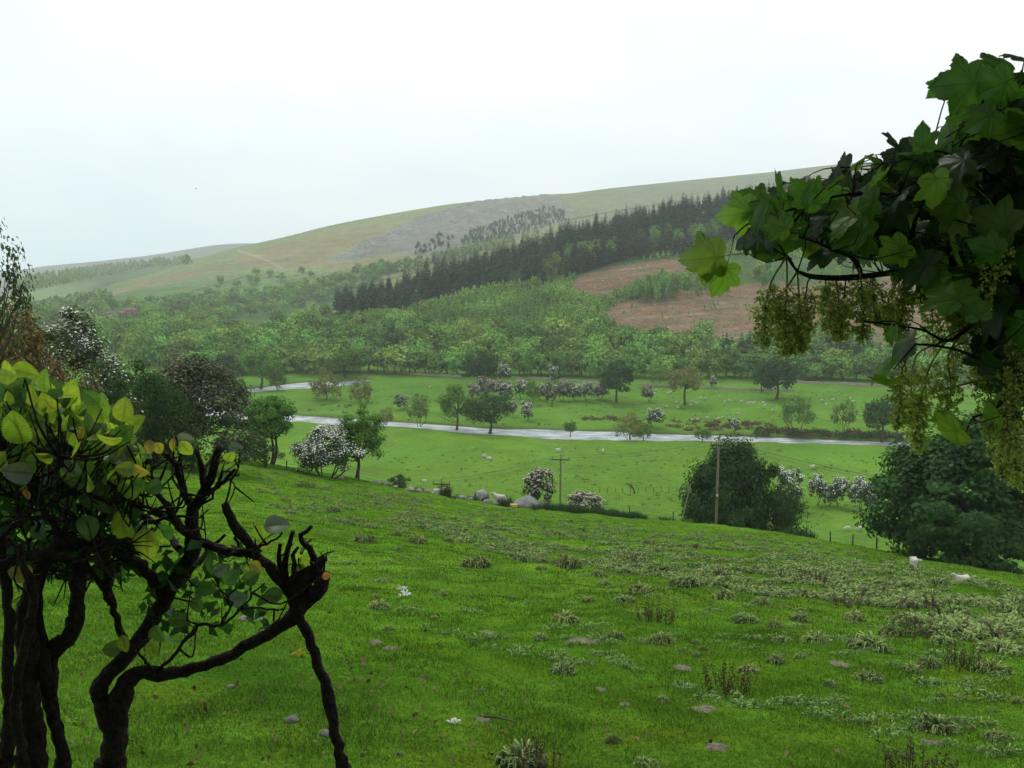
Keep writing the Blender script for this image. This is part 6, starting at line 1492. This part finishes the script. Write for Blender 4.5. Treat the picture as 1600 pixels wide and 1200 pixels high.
while nf < 210:
    px, py = sb.uniform(1290, 1650), sb.uniform(110, 570)
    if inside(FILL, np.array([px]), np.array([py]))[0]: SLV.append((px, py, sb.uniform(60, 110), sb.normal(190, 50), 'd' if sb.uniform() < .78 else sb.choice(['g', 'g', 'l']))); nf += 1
for i in range(56): SLV.append((sb.uniform(1165, 1340), sb.uniform(285, 395), sb.uniform(55, 85), sb.normal(185, 45), sb.choice(['g', 'd', 'd'])))
for i in range(26): SLV.append((sb.uniform(1535, 1640), sb.uniform(470, 650), sb.uniform(70, 100), sb.normal(200, 50), 'd'))
SBA = np.array(SBR); stw = Geo()
# its outer twigs between the limb and the trunk, beyond the frame
og = Geo(); od = [syc_leaf(s + 1) for s in range(4)]
for i in range(190):
    px, py, Y = sb.uniform(1650, 2150), sb.uniform(-60, 620), sb.uniform(1.75, 2.45); py -= (px - 1650) * .12
    mt = np.array(leaf_matrix(px, py, Y, sb.uniform(60, 105) * .72 * Y / F, sb.normal(200, 60), sb.normal(0, .5) - .7, sb.normal(0, .6), TB))
    V, pl, c = od[i % 4]; og.add(np.c_[V, np.ones(len(V))] @ mt.T[:, :3], [p for p, _ in pl if p.shape[1] == 4]); 
    og.add((np.c_[V, np.ones(len(V))] @ mt.T[:, :3]), [p for p, _ in pl if p.shape[1] == 3])
obj('outer_leaves', og.mesh('outer_leaves', [M['dark']], True), syc, kind='stuff')
for i, (px, py, L, ang, k) in enumerate(SLV):
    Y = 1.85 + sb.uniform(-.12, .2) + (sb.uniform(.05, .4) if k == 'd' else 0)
    mtx = leaf_matrix(px, py, Y, L * (.70 if i > 1 else .60) * Y / F, ang, (sb.normal(0, .5) - .7) if i > 3 else -.25, sb.normal(0, .55) if i > 3 else .2, TB)
    st = np.array(mtx @ Vector((0, -.55, -.12))) + TB; j = np.argmin(np.linalg.norm(SBA - st, axis=1)); s0 = SBA[j]
    if not stalk_ok(st, s0) and i > 75: continue
    s0 = st + (s0 - st) * min(1, .17 / max(np.linalg.norm(s0 - st), 1e-6))
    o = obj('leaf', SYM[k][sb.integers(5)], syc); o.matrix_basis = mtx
    stw.add(*tube([s0 - TB, (s0 + st) / 2 - TB + sb.normal(0, .012, 3), st - TB], [.0017, .0013, .001], 5, .04))
obj('leaf_stalks', stw.mesh('leaf_stalks', [M['shrubbark']], True), syc, kind='stuff')
flm = leaf_mat('sycamore_flowers', (.42, .50, .11), trans=.4, island=.45, huerand=.02); stm = leaf_mat('flower_stalks', (.12, .15, .04), trans=.1, island=.2)
RAC = [(1205, 440, 95, 46), (1230, 436, 118, 54), (1262, 440, 100, 44), (1290, 438, 76, 40), (1322, 436, 88, 54), (1345, 434, 92, 46), (1388, 468, 60, 40), (1432, 555, 112, 54), (1452, 575, 122, 62), (1482, 555, 100, 54), (1512, 425, 150, 60), (1545, 440, 150, 60), (1572, 640, 110, 54), (1592, 655, 105, 54), (1556, 330, 175, 60),
       (1592, 380, 180, 60), (1362, 430, 72, 44), (1412, 430, 82, 44), (1462, 430, 112, 54), (1410, 575, 90, 46), (1500, 440, 90, 50), (1540, 560, 120, 56), (1440, 620, 80, 50), (1218, 470, 70, 50), (1250, 480, 70, 44), (1310, 470, 56, 40), (1590, 520, 120, 50), (1570, 480, 100, 50)]
for i, (px, py, ln, wd) in enumerate(RAC):
    Y = 1.9 + sb.uniform(-.08, .18); top = P(px, py, Y); j = np.argmin(np.linalg.norm(SBA - top, axis=1)); s0 = SBA[j]; L = ln * Y / F; W = wd * Y / F
    g = Geo(); end = top + [sb.normal(0, .01), sb.normal(0, .02), -L]
    g.add(*tube([s0 - top, np.zeros(3), (end - top) * .5 + sb.normal(0, .006, 3), end - top], [.0022, .0018, .0014, .0008], 5, .03), mat=1)
    m = 150; t = sb.uniform(.12, 1.02, m); ax = (end - top)[None] * t[:, None]; rad = W * .5 * (.45 + .55 * np.sin(np.pi * np.clip(t, 0, 1) ** .7)) * sb.uniform(.25, 1, m); a = sb.uniform(0, 6.28, m)
    C = ax + np.stack([np.cos(a) * rad, np.sin(a) * rad, sb.normal(0, .006, m)], 1)
    for k in range(2):
        V, q = cards(np.repeat(C, 2, 0) + sb.normal(0, .0035, (2 * m, 3)), sb.normal(0, 1, (2 * m, 3)), sb.uniform(.006, .0125, 2 * m), sb, .55); g.add(V, q)
    sd = unit(np.cross(C - ax, np.array([0, 0, 1.]))) * .0007; V = np.stack([ax - sd + [0, 0, .006], ax + sd + [0, 0, .006], C + sd, C - sd], 1).reshape(-1, 3); g.add(V, np.arange(4 * m).reshape(m, 4), 1)
    o = obj('flower_cluster', g.mesh('flower_cluster', [flm, stm]), syc); o.location = (top - TB).tolist()
# unseen rest of its crown, widened over and behind the viewer to block skylight
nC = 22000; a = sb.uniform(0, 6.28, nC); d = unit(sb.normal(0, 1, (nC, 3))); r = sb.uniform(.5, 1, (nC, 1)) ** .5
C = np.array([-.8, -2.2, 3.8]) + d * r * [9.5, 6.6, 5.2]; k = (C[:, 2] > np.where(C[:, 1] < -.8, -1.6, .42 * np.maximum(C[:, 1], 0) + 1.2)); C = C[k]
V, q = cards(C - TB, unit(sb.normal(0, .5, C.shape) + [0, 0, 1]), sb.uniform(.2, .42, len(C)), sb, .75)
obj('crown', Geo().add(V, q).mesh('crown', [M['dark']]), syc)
lg = Geo()
for k in range(9):
    e = C[sb.integers(len(C))]; s0 = np.array(tv[3 + k % 3]); lg.add(*[x if j else x - TB for j, x in enumerate(tube([s0, (s0 + e) / 2 + [0, 0, .3], e], [.09, .05, .015], 7, .3, .05, sb))])
obj('limbs', lg.mesh('limbs', [M['bark']], True), syc)

# ------------------------------------------------------------------ haze over the valley
mh, nh, oh = new_mat('valley_haze')
pv = nnode(nh, 'ShaderNodeVolumePrincipled')
pv.inputs['Color'].default_value = (.96, .985, 1.0, 1); pv.inputs['Density'].default_value = HAZE; pv.inputs['Anisotropy'].default_value = .25
nh.links.new(pv.outputs[0], oh.inputs['Volume'])
Vh, qh = box(0, 2600, 25, 12400, 5700, 580)
obj('haze', mesh('haze', Vh, [(qh, 0)], False, [mh]), kind='stuff')
